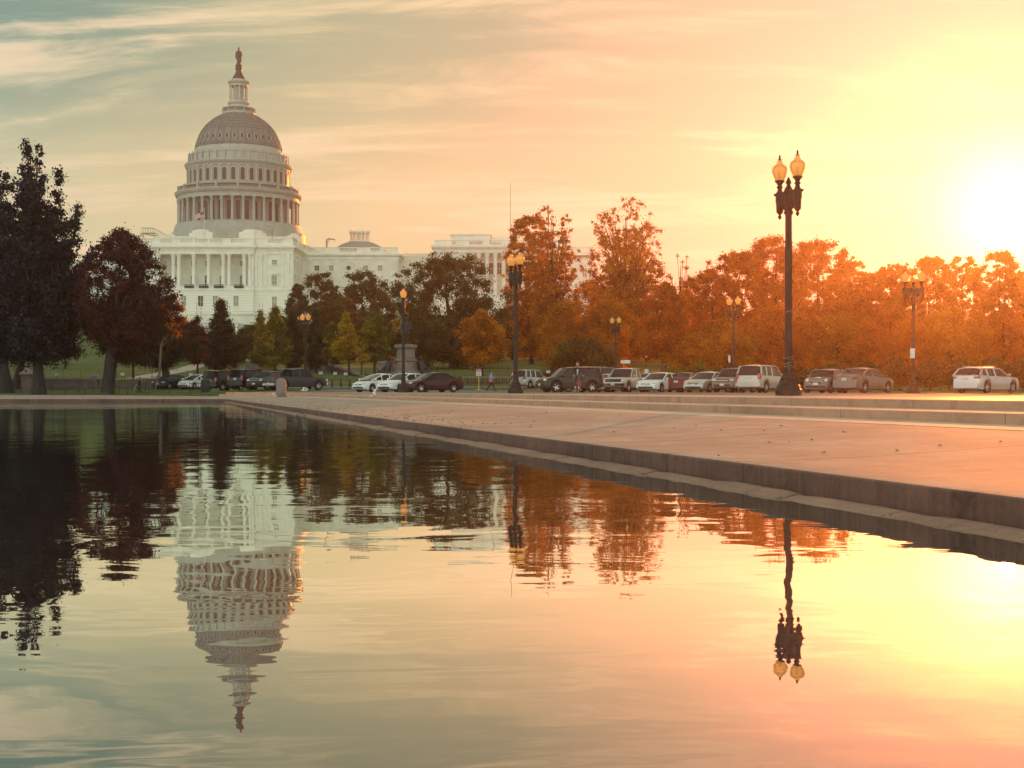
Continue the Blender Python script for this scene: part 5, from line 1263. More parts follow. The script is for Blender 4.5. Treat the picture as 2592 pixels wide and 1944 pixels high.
car('pickup_truck', 'grey pickup truck behind the round topped stone post', 'pickup truck', 748, 125, 33, 'pickup', 'darkgrey', gp)
car('parked_car', 'white hatchback with sloping nose, leftmost of the three middle cars', 'car', 958, 116, 222, 'hatch', 'white', gp)
car('parked_car', 'white sedan behind the lamp post, between white hatchback and brown sedan', 'car', 1026, 110, 226, 'sedan', 'white', gp)
car('parked_car', 'dark brown sedan with alloy wheels and rear spoiler', 'car', 1092, 106, 212, 'sedan', 'brown', gp, spoiler=True)
car('parked_car', 'silver off-road car seen from behind beside the yellow globe lamp', 'car', 1343, 140, 56, 'suv', 'silver', gp, H=1.8)
car('parked_car', 'grey minibus van standing behind the cyclist', 'van', 1478, 116, 202, 'van', 'grey', gp)
car('parked_car', 'dark green crossover right behind the cyclist', 'car', 1441, 104, 204, 'suv', 'green', gp, H=1.72, scale=1.06)
car('parked_car', 'white sedan partly hidden by the silver pickup', 'car', 1547, 114, 236, 'sedan', 'white', gp)
car('pickup_truck', 'silver pickup truck with chrome bumper facing the pool', 'pickup truck', 1584, 110, 249, 'pickup', 'silver', gp, scale=.98)
car('parked_car', 'silver sedan squeezed between silver pickup and white sedan', 'car', 1636, 112, 246, 'sedan', 'silver', gp)
car('parked_car', 'white sedan with wide grille, left of the maroon sedan', 'car', 1672, 106, 242, 'sedan', 'white', gp)
car('parked_car', 'maroon sedan seen from behind with two red lights', 'car', 1736, 107, 72, 'sedan', 'maroon', gp)
car('parked_car', 'pearl silver sedan with swept headlights, right of the maroon sedan', 'car', 1793, 102, 243, 'sedan', 'silver', gp)
car('parked_car', 'dark small sport utility car facing out, behind the gold one', 'car', 1860, 99, 247, 'suv', 'bronzegrey', gp, H=1.68)
car('parked_car', 'pale gold sport utility car seen from behind, left of the nearest lamp', 'car', 1930, 92, 66, 'suv', 'tan', gp, roofrack=True)
car('parked_car', 'small car with round headlights and bonnet scoop, right of the nearest lamp', 'car', 2092, 86, 250, 'mini', 'bronzegrey', gp)
car('parked_car', 'dark bronze sedan seen from behind, touching the small round-eyed car', 'car', 2186, 85, 62, 'sedan', 'bronzegrey', gp)
car('parked_car', 'silver estate car alone near the right frame edge', 'car', 2497, 81, 60, 'estate', 'silver', gp, roofrack=True)

# ---------------------------------------------------------------- people, bicycle, birds
def human(name, label, loc, yaw, P, clothes, rx=1.0, group=None, hair=True, scale=1.0):
    """P: joints in metres, x forward, y left, z up. clothes: dict top/trousers/shoe/hair materials"""
    t = thing(name, loc, label, 'person', yaw, group); t.scale = (scale,)*3
    V = {k: Vector(v) for k, v in P.items()}
    m = MB(); hd = V['head']; fw_ = V.get('face', Vector((1, 0, 0))).normalized(); sd = Vector((-fw_.y, fw_.x, 0))
    m.ell(hd, (.095, .078, .118), 14, 10); m.capsule(hd+fw_*.02-Vector((0, 0, .07)), hd+fw_*.035-Vector((0, 0, .085)), .055, .045)
    m.capsule(hd+fw_*.09+Vector((0, 0, .01)), hd+fw_*.112-Vector((0, 0, .022)), .010, .016, 6)
    for s_ in (1, -1): m.capsule(hd+sd*s_*.078+Vector((0, 0, .02)), hd+sd*s_*.082-Vector((0, 0, .03)), .016, .012, 6)
    m.capsule(hd-Vector((0, 0, .09)), V['neck'], .055, .062)
    ch, pe = V['chest'], V['pelvis']
    m.capsule(V['neck']-Vector((0, 0, .05)), ch, .09, .12); m.capsule(ch, pe, .13, .13)
    for s_ in 'LR':
        sh, el, ha = V['sh'+s_], V['el'+s_], V['ha'+s_]; hp, kn, an, to = V['hp'+s_], V['kn'+s_], V['an'+s_], V['to'+s_]
        m.capsule(sh, el, .048, .038); m.capsule(el, ha, .038, .026); m.capsule(ch+(sh-ch)*.3, sh, .08, .05)
        d = (ha-el).normalized(); c = ha+d*.05; m.capsule(ha, ha+d*.07, .026, .036)
        o_ = d.cross(Vector((0, 0, 1))); o_ = o_.normalized() if o_.length > .1 else Vector((0, 1, 0)); dn = d.cross(o_).normalized()
        if dn.z > 0: dn = -dn
        for i, ln in enumerate((.062, .074, .070, .052)):
            b0 = ha+d*.085+o_*(-.030+.020*i); b1 = b0+d*ln*.5+dn*.012; b2 = b1+d*ln*.25+dn*ln*.45; m.capsule(b0, b1, .0095, .0088, 6); m.capsule(b1, b2, .0088, .0075, 6)
        th = ha+d*.03-o_*.03; m.capsule(th, th+d*.035-o_*.02+dn*.012, .012, .010, 6); m.capsule(th+d*.035-o_*.02+dn*.012, th+d*.06-o_*.014+dn*.028, .010, .008, 6)
        m.capsule(hp, kn, .078, .052); m.capsule(kn, an, .05, .034)
        m.capsule(an-Vector((0, 0, .02)), to, .035, .028)
    remesh(m.build('body', M['skin'], t), .0085)
    # eyes and mouth
    for s_ in (1, -1):
        m = MB(); m.ell(hd+fw_*.086+sd*s_*.032+Vector((0, 0, .015)), (.010, .010, .008), 8, 5); m.build('eye', M['under'], t)
    m = MB(); m.capsule(hd+fw_*.088-sd*.022-Vector((0, 0, .055)), hd+fw_*.088+sd*.022-Vector((0, 0, .055)), .006, .006, 6); m.build('mouth', M['pink'], t)
    if hair:
        m = MB(); m.ell(hd+Vector((0, 0, .032))-fw_*.022, (.100, .088, .100), 14, 8)
        if clothes.get('long'): m.capsule(hd-fw_*.06, hd-fw_*.07-Vector((0, 0, .16)), .07, .05)
        remesh(m.build('hair', clothes['hair'], t), .012)
    m = MB(); m.capsule(V['neck']-Vector((0, 0, .07)), ch, .11, .150, 14); m.capsule(ch, pe+Vector((0, 0, .03)), .150, .158, 14)
    for s_ in 'LR':
        sh, el, ha = V['sh'+s_], V['el'+s_], V['ha'+s_]; m.capsule(ch+(sh-ch)*.2+Vector((0, 0, .04)), sh, .10, .074); m.capsule(sh, el, .072, .056); m.capsule(el, el+(ha-el)*clothes.get('sleeve', .9), .056, .046)
    if clothes.get('skirted'):
        for s_ in 'LR': m.capsule(pe, pe+(V['kn'+s_]-pe)*.28, .15, .12)
    remesh(m.build(clothes.get('topname', 'jacket'), clothes['top'], t), .014)
    m = MB()
    for s_ in 'LR':
        hp, kn, an = V['hp'+s_], V['kn'+s_], V['an'+s_]; m.capsule(hp, kn, .098, .070, 12); m.capsule(kn, an-(an-kn)*.03, .070, .054, 12); m.capsule(pe-Vector((0, 0, .02)), hp, .125, .105, 12)
    remesh(m.build('trousers', clothes['trousers'], t), .014)
    for s_ in 'LR':
        m = MB(); an, to = V['an'+s_], V['to'+s_]; m.capsule(an-Vector((0, 0, .03)), an-Vector((0, 0, .035)), .05, .05); m.capsule(an-Vector((.03, 0, .045)), to, .046, .038)
        remesh(m.build('shoe', clothes['shoe'], t), .012)
    return t
def std(hgt=1.72):
    return dict(head=(0, 0, 1.60), neck=(0, 0, 1.43), chest=(0, 0, 1.25), pelvis=(0, 0, .96), shL=(0, .19, 1.38), shR=(0, -.19, 1.38), elL=(-.03, .24, 1.10), elR=(-.03, -.24, 1.10), haL=(.06, .25, .86), haR=(.06, -.25, .86),
                hpL=(0, .09, .90), hpR=(0, -.09, .90), knL=(.02, .09, .50), knR=(.02, -.09, .50), anL=(0, .09, .09), anR=(0, -.09, .09), toL=(.15, .10, .035), toR=(.15, -.10, .035))
X = px(1243, 121); P = std(); P.update(knL=(.16, .08, .50), anL=(.34, .08, .10), toL=(.49, .09, .06), knR=(-.06, -.08, .49), anR=(-.36, -.08, .16), toR=(-.24, -.09, .05), elR=(.02, -.22, 1.12), haR=(.25, -.20, 1.10), elL=(.0, .23, 1.12), haL=(.22, .2, 1.12), hpL=(.0, .09, .90))
t = human('person', 'walking woman in light blue shirt and dark trousers with a pink shoulder bag', (X, 121, G(X, 121)), math.radians(-8), P, dict(top=M['blue'], trousers=M['dark_cloth'], shoe=M['under'], hair=M['hair_b'], long=True, topname='shirt'))
b = thing('handbag', (X, 121, G(X, 121)), 'pink shoulder bag hanging at the hip of the walking woman', 'handbag')
m = MB(); m.capsule((-.10, -.24, .86), (.10, -.24, .86), .10, .10, 10); m.box(-.17, .17, -.31, -.17, .74, .90); remesh(m.build('bag', M['pink'], b), .015)
m = MB(); m.tube([(-.12, -.24, .92), (-.05, -.22, 1.2), (.0, -.12, 1.48), (.06, -.2, 1.2), (.12, -.24, .92)], .010, 5); m.build('strap', M['under'], b)
X = px(353, 136); P = std(); P.update(knL=(.10, .08, .50), anL=(.16, .08, .10), toL=(.3, .09, .05), anR=(-.2, -.08, .12), toR=(-.06, -.09, .05), haR=(.26, -.22, .95), elR=(.02, -.25, 1.12))
t = human('person', 'person in a black coat standing behind the chain fence on the left', (X, 136, H(X, 136)-.05), math.radians(190), P, dict(top=M['jacket'], trousers=M['dark_cloth'], shoe=M['under'], hair=M['hair_b'], skirted=True, topname='coat'), scale=.93)
m = MB(); m.tube([(.24, -.2, .85), (.60, -.15, 0)], .014, 6); s_ = m.build('walking_stick', M['white'], None); s_.location = (X, 136, H(X, 136)); s_.rotation_euler = (0, 0, math.radians(215)); tag(s_, 'thin white stick held by the person in the black coat', 'stick')
# bicycle, wheels along x
CX, CY = px(1462, 84), 84.0; yaw = math.radians(278); gz = G(CX, CY)
bk = thing('bicycle', (CX, CY, gz), 'red upright bicycle with a front basket ridden towards the pool', 'bicycle', yaw)
m = MB(); A, Bk, Ht_, St = (0, 0, .28), (-.52, 0, .34), (.38, 0, .86), (-.22, 0, .82)
for a, b_, r_ in ((A, St, .018), (A, (.42, 0, .72), .020), (St, (.40, 0, .80), .018), (A, (-.52, .05, .34), .012), (A, (-.52, -.05, .34), .012), (St, (-.52, .05, .34), .010), (St, (-.52, -.05, .34), .010), ((.44, 0, .66), Ht_, .022)): m.tube([a, b_], r_, 8)
for s2 in (1, -1): m.tube([(.43, s2*.045, .68), (.50, s2*.045, .5), (.58, s2*.045, .34)], .012, 6)
m.build('frame', M['bikered'], bk)
for wx_ in (-.52, .58):
    g = bpy.data.objects.new('wheel', None); COL.objects.link(g); g.parent = bk; g.location = (wx_, 0, .34)
    m = MB(); m.tube([(.325*math.cos(2*math.pi*i/28), 0, .325*math.sin(2*math.pi*i/28)) for i in range(29)], .018, 6, cap=False); m.build('tyre', M['tyre'], g)
    m = MB(); m.tube([(.305*math.cos(2*math.pi*i/28), 0, .305*math.sin(2*math.pi*i/28)) for i in range(29)], .010, 5, cap=False); m.build('rim', M['chrome'], g)
    m = MB(); m.tube([(0, -.04, 0), (0, .04, 0)], .02, 8)
    for i in range(18): a = 2*math.pi*i/18; m.tube([(0, .02*(-1)**i, 0), (.30*math.cos(a), 0, .30*math.sin(a))], .0015, 3)
    m.build('spokes', M['chrome'], g)
    m = MB(); m.tube([(.36*math.cos(a), 0, .36*math.sin(a)) for a in np.linspace(.3, 2.6 if wx_ > 0 else 3.0, 12)], .02, 5); m.build('mudguard', M['bikered'], g)
m = MB(); m.tube([(.38, 0, .84), (.36, 0, 1.02), (.40, 0, 1.04)], .014, 6); m.tube([(.22, .30, 1.02), (.34, .26, 1.05), (.42, .08, 1.04), (.42, -.08, 1.04), (.34, -.26, 1.05), (.22, -.30, 1.02)], .012, 6); m.build('handlebar', M['chrome'], bk)
m = MB(); m.capsule((-.34, 0, .91), (-.12, 0, .92), .07, .03); m.tube([(-.22, 0, .8), (-.24, 0, .92)], .014, 6); m.build('saddle', M['under'], bk)
m = MB()
for zz_ in (.80, .88, .96, 1.02):
    e_ = .03*(zz_-.8)/.22; m.tube([(.46, -.15-e_, zz_), (.74, -.15-e_, zz_), (.74, .15+e_, zz_), (.46, .15+e_, zz_), (.46, -.15-e_, zz_)], .006, 4)
for i in range(7): y_ = -.15+.05*i; m.tube([(.74, y_, .80), (.74, y_*1.2, 1.02)], .004, 4); m.tube([(.46, y_, .8), (.74, y_, .8)], .004, 4)
for i in range(6):
    for s2 in (1, -1): m.tube([(.46+.055*i, s2*.15, .8), (.46+.055*i, s2*.18, 1.02)], .004, 4)
m.build('basket', M['blackiron'], bk)
m = MB(); m.tube([(0, -.10, .28), (0, .10, .28)], .012, 6); m.tube([(0, .1, .28), (.12, .1, .20)], .01, 5); m.tube([(0, -.1, .28), (-.12, -.1, .36)], .01, 5); m.box(.08, .17, .1, .19, .185, .21); m.box(-.17, -.08, -.19, -.1, .35, .375); m.build('pedals', M['chrome'], bk)
P = dict(head=(.02, 0, 1.66), neck=(-.06, 0, 1.50), chest=(-.12, 0, 1.34), pelvis=(-.22, 0, 1.04), shL=(-.08, .20, 1.44), shR=(-.08, -.20, 1.44), elL=(.08, .32, 1.20), elR=(.08, -.32, 1.20), haL=(.25, .30, 1.06), haR=(.25, -.30, 1.06),
         hpL=(-.20, .10, .98), hpR=(-.20, -.10, .98), knL=(.16, .14, .68), knR=(.18, -.14, .86), anL=(.05, .14, .27), anR=(-.12, -.14, .44), toL=(.18, .15, .235), toR=(.02, -.15, .40))
t = human('person', 'grey haired cyclist in dark suit jacket and pale shirt riding the red bicycle', (CX, CY, gz), yaw, P, dict(top=M['jacket'], trousers=M['khaki'], shoe=M['under'], hair=M['hair'], skirted=True))
m = MB(); m.ell((-.0, 0, 1.33), (.055, .06, .16), 10, 8); m.ell((-.04, 0, 1.2), (.06, .06, .14), 10, 8); remesh(m.build('shirt', M['shirt'], t), .012)
# gulls
def gull(label, loc, yaw, pose='stand', sc=1.0, mat_w='feather_w', name='seagull', cat='bird'):
    t = thing(name, loc, label, cat, yaw); t.scale = (sc,)*3
    m = MB()
    if pose == 'stand':
        m.capsule((-.09, 0, .19), (.05, 0, .27), .080, .082, 12); m.capsule((.06, 0, .29), (.11, 0, .39), .055, .045); m.ell((.15, 0, .42), (.05, .04, .042)); m.capsule((-.1, 0, .2), (-.26, 0, .15), .05, .018)
    else:
        m.capsule((-.12, 0, .0), (.10, 0, .02), .055, .065, 12); m.ell((.17, 0, .05), (.05, .04, .04)); m.capsule((-.1, 0, .0), (-.24, 0, .0), .04, .022)
    remesh(m.build('body', M[mat_w], t), .012)
    hb = (.20, 0, .415) if pose == 'stand' else (.22, 0, .045)
    m = MB(); m.capsule(hb, (hb[0]+.05, 0, hb[2]-.012), .013, .005, 6); m.build('beak', M['beak'], t)
    for s_ in (1, -1):
        m = MB()
        if pose == 'stand': m.capsule((.04, s_*.055, .27), (-.20, s_*.035, .19), .045, .012, 8)
        else: m.add([(.08, s_*.05, .03), (-.08, s_*.05, .02), (-.10, s_*.30, .16), (-.16, s_*.62, .10), (-.04, s_*.34, .18), (.10, s_*.28, .18)], [(0, 1, 2, 4, 5), (2, 3, 4), (5, 4, 2, 1, 0), (4, 3, 2)])
        m.build('wing', M['feather_g'] if pose == 'stand' else M[mat_w], t)
        if pose == 'stand': m = MB(); m.tube([(.02, s_*.03, .16), (.01, s_*.03, 0)], .006, 5); m.box(-.01, .06, s_*.03-.02, s_*.03+.02, 0, .008); m.build('leg', M['beak'], t)
    return t
gull('standing gull with grey wings on the stone landing below the white hatchback', (px(945, 62), 62, .405), math.radians(-50), sc=1.12)
gull('small white gull on the sloping concrete in front of the round topped stone post', (px(695, 84), 84, .388), math.radians(200), sc=.72)
gull('low flying gull with sunlit orange wings, right of the round topped stone post', (px(772, 80), 80, .86), math.radians(20), 'fly', sc=.95)
gull('left one of two dark ducks at the waterline of the pool edge', (px(748, 44), 44, -.02), math.radians(30), 'stand', sc=.42, mat_w='feather_g', name='duck')
gull('right one of two dark ducks at the waterline of the pool edge', (px(768, 43), 43, -.02), math.radians(10), 'stand', sc=.42, mat_w='feather_g', name='duck')

# ---------------------------------------------------------------- street furniture, walls, monument
X = px(712, 100)
m = MB(); pts = [(-.33, 0), (.33, 0), (.33, .98)] + [(.33*math.cos(a), .98+.36*math.sin(a)) for a in np.linspace(.2, math.pi-.2, 8)] + [(-.33, .98)]
m.prism(pts, -.28, .28); t = m.build('stone_post', M['granite'], None); t.location = (X, 100, .39); tag(t, 'round topped stone post standing on the landing in front of the grey pickup', 'stone post')
bv = t.modifiers.new('bevel', 'BEVEL'); bv.width = .035; bv.segments = 3
t = thing('trash_bin', (px(520, 122), 122, H(px(520, 122), 122)), 'black slatted bin at the left end of the plaza', 'bin')
m = MB(); m.lathe([(.34, 0), (.36, .95), (.40, 1.0), (.36, 1.05), (.2, 1.08)], 16); m.build('body', M['blackiron'], t)
m = MB()
for i in range(20): a = 2*math.pi*i/20; m.box(.37*math.cos(a)-.02, .37*math.cos(a)+.02, .37*math.sin(a)-.02, .37*math.sin(a)+.02, .05, .95)
m.build('slats', M['railing'], t)
t = thing('railing', (px(496, 120), 120, H(px(496, 120), 120)), 'short black railing with bent top bars left of the bin', 'railing')
for i in range(7):
    m = MB(); x = -.55+i*.19; m.tube([(x, 0, 0), (x, 0, .8), (x+.05, 0, 1.0), (x+.14, 0, 1.08)], .022, 5); m.build('bar', M['blackiron'], t)
m = MB(); m.tube([(-.6, 0, .25), (.65, 0, .25)], .02, 5); m.tube([(-.6, 0, .8), (.65, 0, .8)], .02, 5); m.build('rail', M['blackiron'], t)
def chain_fence(label, D, sxs, hp, sag, name='chain_fence'):
    x0 = px(sxs[0], D); t = thing(name, (x0, D, H(x0, D)-.02), label, 'fence'); pv = None
    base = MB(); base.lathe([(.035, 0), (.035, hp), (.05, hp+.02), (.045, hp+.06), (.0, hp+.10)], 8); src = base.build('post', M['blackiron'], t)
    for i, sx in enumerate(sxs):
        x = px(sx, D)-x0; z = H(px(sx, D), D)-H(x0, D)
        o = src if i == 0 else src.copy()
        if i: COL.objects.link(o)
        o.location = (x, 0, z)
        if pv is not None:
            m = MB(); m.tube([(lerp(pv[0], x, f), 0, lerp(pv[1], z, f)+hp*.93-sag*4*f*(1-f)) for f in np.linspace(0, 1, 9)], .017, 5); m.build('chain', M['blackiron'], t)
        pv = (x, z)
    return t
chain_fence('low black post and chain fence along the grass at the far pool edge', 112, [111+53*i for i in range(8)], .50, .13)
chain_fence('black post and chain fence further back under the left trees', 136, [12, 26, 39, 53, 92, 133, 172, 199, 235, 268, 302, 335, 368], .62, .12)
pt_ = [(1130+14*i) for i in range(5)]
nm = ['leftmost of the short dark bollards on the verge by the white hatchback', 'second short dark bollard from the left on the verge', 'middle one of the short dark bollards on the verge', 'fourth short dark bollard on the verge', 'fifth short dark bollard on the verge, next to the white hatchback nose']
for i, sx in enumerate((841, 863, 885, 905, 925)):
    X = px(sx, 142); t = thing('bollard', (X, 142, H(X, 142)), nm[i], 'bollard', group='short bollards on the verge')
    m = MB(); m.lathe([(.09, 0), (.09, .62), (.07, .68), (.1, .72), (.06, .80), (0, .83)], 10); m.build('post', M['blackiron'], t)
    m = MB(); m.lathe([(.095, .5), (.095, .58)], 10, cap=False); m.build('band', M['red'], t)
# garden wall with baluster panels behind the verge
def garden_wall(label, sx0, sx1, D, top, panels, name='garden_wall'):
    x0, x1 = px(sx0, D), px(sx1, D); zb = min(H(x0, D), H(x1, D))-.4; zt = pz(top, D)
    t = thing(name, (x0, D, zb), label, 'wall'); L = x1-x0; hh = zt-zb
    m = MB(); cur = 0
    for a, b in panels:
        a = px(a, D)-x0; b = px(b, D)-x0
        m.box(cur, a, -.2, .2, 0, hh-.14); m.box(a, b, -.2, .2, 0, hh-.75); n_ = max(2, int((b-a)/.32)); cur = b
        q = MB()
        for i in range(n_): q.lathe([(.06, hh-.75), (.10, hh-.55), (.05, hh-.3), (.08, hh-.14)], 6, (a+(b-a)*(i+.5)/n_, 0, 0), cap=False)
        q.build('balusters', M['wall'], t)
    m.box(cur, L, -.2, .2, 0, hh-.14); m.build('wall', M['wall'], t)
    m = MB(); m.box(-.1, L+.1, -.28, .28, hh-.14, hh); m.build('coping', M['granite'], t)
    return t
garden_wall('long brown stone wall with baluster panels behind the left lawn trees', -60, 455, 150, 957, [(248, 375), (400, 450)])
garden_wall('brown stone wall behind the middle cars, left of the monument', 455, 790, 150, 958, [(470, 560)])
garden_wall('brown baluster wall behind the sign and the walking woman', 1172, 1330, 150, 953, [(1180, 1225), (1228, 1275), (1278, 1322)])
# finial on the wall, gate pier
t = thing('stone_finial', (px(240, 150.4), 150.4, pz(957, 150.4)), 'domed stone finial on the left garden wall', 'finial')
m = MB(); m.lathe([(.30, -.02), (.34, .06), (.36, .2), (.30, .38), (.16, .52), (.06, .56), (.07, .64), (0, .7)], 14); m.build('dome', M['granite'], t, smooth=True)
X = px(72, 138); t = thing('gate_pier', (X, 138, H(X, 138)-.05), 'square stone gate pier with pyramid cap and lantern, behind the foremost trunk', 'gate pier')
m = MB(); m.box(-.55, .55, -.55, .55, 0, 1.75); m.box(-.68, .68, -.68, .68, 1.75, 1.9); m.build('shaft', M['wall'], t)
m = MB(); m.lathe([(1.05, 1.9), (.35, 2.35), (.22, 2.45), (.22, 2.6)], 4, a0=math.pi/4); m.build('cap', M['granite'], t)
m = MB(); m.lathe([(.12, 2.6), (.2, 2.9), (.24, 3.3), (.1, 3.5), (0, 3.65)], 8); m.build('lantern', M['granite'], t)
X = px(72, 134); t = thing('marker_post', (X, 134, H(X, 134)-.03), 'thin pale wooden post in front of the gate pier', 'post'); m = MB(); m.box(-.05, .05, -.05, .05, 0, 1.35); m.build('post', M['bark_pale'], t)
X = px(402, 148); t = thing('tree_stake', (X, 147.2, H(X, 147)-.03), 'slanting pale stake beside the orange tipped sapling', 'stake'); m = MB(); m.tube([(-.15, 0, 0), (.1, 0, 1.6)], .07, 6); m.build('post', M['bark_pale'], t)
# ramp walls on the lawn path
def ramp(label, pts, thick=.35):
    o = thing('ramp_wall', (pts[0][0], pts[0][1], 0), label, 'wall')
    m = MB(); vs = []
    for (x, y, zt, zb) in pts:
        for dy in (0, thick): vs += [(x-pts[0][0], y+dy-pts[0][1], zb), (x-pts[0][0], y+dy-pts[0][1], zt)]
    fs = []
    for i in range(len(pts)-1):
        a, b = i*4, (i+1)*4; fs += [(a, b, b+1, a+1), (a+1, b+1, b+3, a+3), (a+3, b+3, b+2, a+2)]
    fs += [(0, 1, 3, 2), ((len(pts)-1)*4, (len(pts)-1)*4+2, (len(pts)-1)*4+3, (len(pts)-1)*4+1)]
    m.add(vs, fs); m.build('wall', M['wall'], o)
    m = MB(); m.tube([(x-pts[0][0], y+thick/2-pts[0][1], zt+.06) for x, y, zt, zb in pts], .2, 6); m.build('coping', M['granite'], o)
    return o
def rp(sx, D, yt): return (px(sx, D), D, pz(yt, D), H(px(sx, D), D)-.5)
ramp('grey ramp wall falling to the right across the lawn, behind the bollards', [rp(775, 186, 915), rp(815, 182, 921), rp(850, 176, 930), rp(890, 166, 943), rp(925, 158, 957)])
ramp('pale sloping path wall above the dark van cars', [rp(622, 205, 912), rp(660, 198, 926), rp(700, 192, 934), rp(745, 188, 940)])
X = px(712, 196); t = thing('stone_bench', (X, 196, H(X, 196)-.2), 'low stone block on the lawn left of the leftmost twin lamp', 'stone block'); m = MB(); m.box(-3.2, 3.2, -.5, .5, 0, pz(934, 196)-H(X, 196)+.2); m.box(-3.4, 3.4, -.65, .65, pz(934, 196)-H(X, 196)+.2, pz(932, 196)-H(X, 196)+.2); m.build('block', M['granite'], t)
# monument
MX, MD = px(1027, 146), 146.0
mz = lambda y: pz(y, MD)
gz_ = H(MX, MD)
t = thing('monument', (MX, MD, gz_), 'stone pedestal with a standing bronze figure and seated figures, behind the lamp', 'monument')
h_ = lambda y: mz(y)-gz_
m = MB(); m.lathe([(2.9, -.5), (2.9, h_(965)), (2.6, h_(965)), (2.6, h_(955)), (2.2, h_(952)), (2.1, h_(944)), (1.5, h_(942))], 24); m.build('plinth', M['granite'], t)
m = MB(); m.lathe([(1.35, h_(945)), (1.2, h_(935)), (1.12, h_(916)), (1.25, h_(914)), (1.25, h_(911)), (1.0, h_(908)), (.93, h_(884)), (1.2, h_(880)), (1.22, h_(873)), (.9, h_(872))], 12, a0=math.pi/12); m.build('pedestal', M['granite'], t)
m = MB(); z0 = h_(872); s = (h_(803)-z0)/1.8
j = lambda x, y, z: (x*s, y*s, z0+z*s)
m.box(-.35*s, .35*s, -.3*s, .3*s, z0-.02, z0+.05*s)
for sg in (1, -1): m.capsule(j(sg*.1, 0, .08), j(sg*.09, -.02, .5), .07*s, .09*s); m.capsule(j(sg*.09, -.02, .5), j(sg*.07, 0, .95), .09*s, .13*s); m.capsule(j(sg*.1, 0, .05), j(sg*.13, -.14, .04), .05*s, .04*s)
m.capsule(j(0, 0, .75), j(0, 0, 1.3), .21*s, .19*s); m.capsule(j(0, 0, 1.3), j(0, 0, 1.42), .2*s, .12*s); m.capsule(j(0, 0, 1.45), j(0, 0, 1.52), .06*s, .06*s); m.ell(j(0, 0, 1.66), (.1*s, .11*s, .14*s))
m.capsule(j(.22, 0, 1.38), j(.3, -.02, 1.08), .08*s, .07*s); m.capsule(j(.3, -.02, 1.08), j(.24, -.2, .88), .06*s, .05*s); m.capsule(j(-.22, 0, 1.38), j(-.30, .0, 1.1), .08*s, .07*s); m.capsule(j(-.3, 0, 1.1), j(-.2, -.24, 1.12), .06*s, .05*s)
remesh(m.build('standing_figure', M['bronze'], t), .05)
for sg, zt in ((-1, 1), (1, 1)):
    m = MB(); b0 = Vector((sg*1.9, -.9, h_(944))); f = 1.25
    m.capsule(b0, b0+Vector((-sg*.25, 0, .75*f)), .34*f, .26*f); m.ell(b0+Vector((-sg*.32, 0, 1.22*f)), (.15*f, .15*f, .19*f)); m.capsule(b0+Vector((0, 0, .05)), b0+Vector((sg*.75, -.1, .1)), .22*f, .16*f); m.capsule(b0+Vector((sg*.75, -.1, .1)), b0+Vector((sg*.9, -.1, -.55)), .15*f, .11*f)
    m.capsule(b0+Vector((-sg*.2, -.2, .7*f)), b0+Vector((sg*.35, -.35, .35*f)), .11*f, .08*f)
    remesh(m.build('seated_figure', M['bronze'], t), .06)
X = px(979, 147); t = thing('stone_exedra', (X, 147, H(X, 147)-.3), 'squat stone block wall with moulded top, left of the monument', 'stone block')
hh = pz(914, 147)-H(X, 147)+.3
m = MB(); m.box(-.95, .95, -.6, .6, 0, hh*.55); m.box(-.8, .8, -.5, .5, hh*.55, hh*.9); m.build('block', M['granite'], t); m = MB(); m.box(-.9, .9, -.6, .6, hh*.9, hh); m.box(-1.05, 1.05, -.7, .7, hh*.5, hh*.56); m.build('moulding', M['granite'], t)
X = px(1130, 150); t = thing('marker_stone', (X, 150, H(X, 150)-.05), 'small round topped brown stone beside the oak trunk', 'stone'); m = MB(); m.prism([(-.28, 0), (.28, 0), (.28, .75)]+[(.28*math.cos(a), .75+.22*math.sin(a)) for a in np.linspace(.3, 2.84, 6)]+[(-.28, .75)], -.15, .15); m.build('stone', M['wall'], t)
# signs
def text(parent, s, size, loc, mt, name='lettering'):
    cu = bpy.data.curves.new(name, 'FONT'); cu.body = s; cu.size = size; cu.align_x = 'CENTER'; cu.align_y = 'CENTER'; cu.extrude = .002; cu.materials.append(mt)
    tmp = bpy.data.objects.new(name, cu); COL.objects.link(tmp); bpy.context.view_layer.update()
    me = bpy.data.meshes.new_from_object(tmp.evaluated_get(bpy.context.evaluated_depsgraph_get())); bpy.data.objects.remove(tmp); bpy.data.curves.remove(cu)
    o = bpy.data.objects.new(name, me); COL.objects.link(o); o.parent = parent; o.location = loc; o.rotation_euler = (math.pi/2, 0, 0); return o
X = px(1212, 124); t = thing('stop_sign', (X, 124, G(X, 124)), 'red and white STOP board on a yellow stand in the road', 'sign')
m = MB(); m.box(-.22, .22, -.03, .0, 1.28, 1.88); m.build('board', M['white'], t)
m = MB(); m.box(-.215, .215, -.038, -.03, 1.66, 1.875); m.build('red_band', M['red'], t)
text(t, 'STOP', .17, (0, -.042, 1.765), M['white'])
m = MB()
for z_, w_ in ((1.56, .16), (1.48, .17), (1.40, .13), (1.34, .15)): m.box(-w_, w_, -.036, -.031, z_-.012, z_+.012)
m.build('printed_lines', M['under'], t)
m = MB(); m.box(-.035, .035, -.0, .05, 0, 1.3); m.tube([(-.35, .02, .0), (0, .02, .14), (.35, .02, .0)], .03, 5); m.tube([(0, -.3, .0), (0, .02, .14), (0, .33, .0)], .03, 5); m.build('stand', M['yellow'], t)
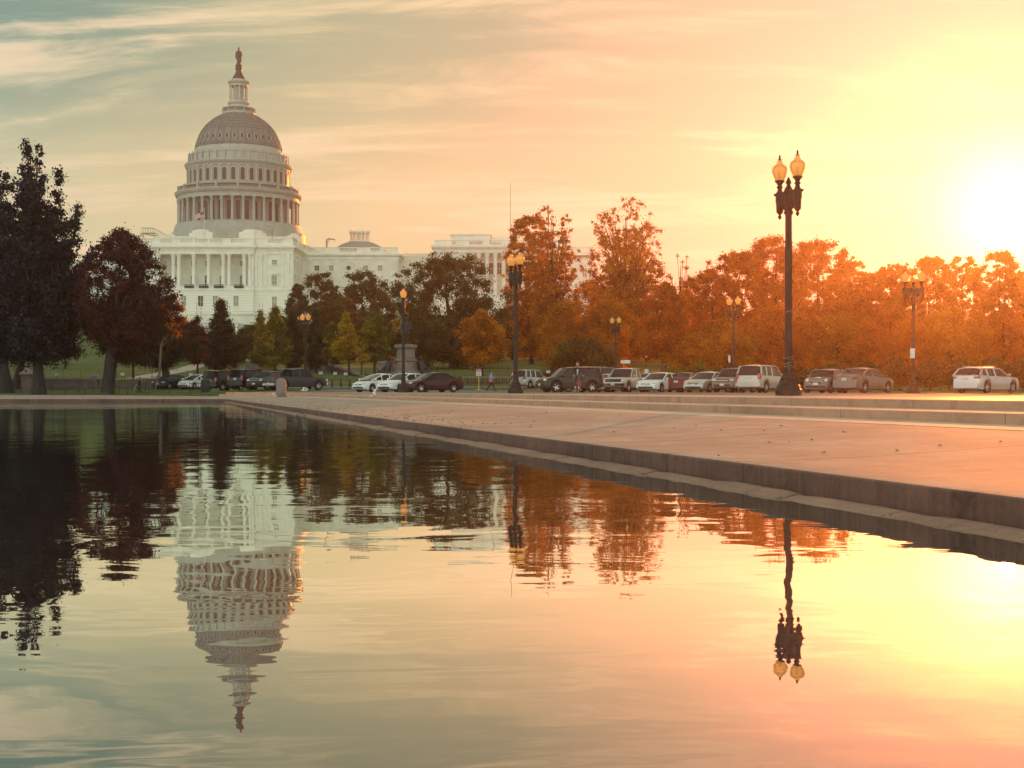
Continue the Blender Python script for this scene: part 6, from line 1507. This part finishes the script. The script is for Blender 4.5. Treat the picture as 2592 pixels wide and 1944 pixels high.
SG = [(143, 157, 948, 'small white notice on the left lawn near the dark trunks', 153), (310, 157, 948, 'small white notice on the lawn behind the person in black', 153), (483, 157, 949, 'small white notice behind the white car', 153),
      (812, 155, 945, 'white notice on the lawn right of the grey pickup', 154), (848, 155, 946, 'tiny white notice between two larger ones on the lawn', 154), (875, 150, 947, 'larger white notice before the ramp wall', 151), (1388, 150, 942, 'white notice beside the silver off-road car', 148), (1862, 150, 935, 'white notice behind the gold sport utility car', 140)]
for sx, D, y_, lb, D2 in SG:
    X = px(sx, D2); z_ = G(X, D2); t = thing('notice', (X, D2, z_-.05), lb, 'notice', group='white notices on the lawn'); hh = max(.35, pz(y_, D2)-z_)
    m = MB(); m.box(-.19, .19, -.02, .0, hh-.05, hh+.22); m.build('board', M['white'], t); m = MB(); m.box(-.02, .02, 0, .03, 0, hh+.2); m.build('post', M['under'], t)
    m = MB()
    for q in (.15, .08, .02): m.box(-.14, .14, -.024, -.021, hh+q-.012, hh+q+.008)
    m.build('printed_lines', M['under'], t)
X = px(1583, 150); t = thing('notice_board', (X, 150, H(X, 150)), 'wide white notice board under the orange maple behind the dark van', 'notice board'); hh = pz(920, 150)-H(X, 150)
m = MB(); m.box(-.5, .5, -.03, 0, hh, hh+.36); m.build('board', M['white'], t)
for s_ in (-1, 1): m = MB(); m.box(s_*.4-.03, s_*.4+.03, 0, .05, 0, hh+.3); m.build('post', M['under'], t)
# thin wire fence across the lawn
t = thing('wire_fence', (px(-20, 157), 157, 0), 'thin wire fence with slim posts running across the lawn', 'fence'); x00 = px(-20, 157)
pm = MB(); pm.tube([(0, 0, 0), (0, 0, 1.1)], .022, 5); src = pm.build('post', M['blackiron'], t); k_ = 0
for i in range(44):
    sx = -20+45*i
    if sx > 1340: break
    X = px(sx, 157); o = src if k_ == 0 else src.copy()
    if k_: COL.objects.link(o)
    o.location = (X-x00, 0, H(X, 157)); k_ += 1
for q in (.35, .7, 1.05):
    m = MB(); m.tube([(px(-20+45*i, 157)-x00, 0, H(px(-20+45*i, 157), 157)+q) for i in range(31)], .008, 3); m.build('wire', M['blackiron'], t)
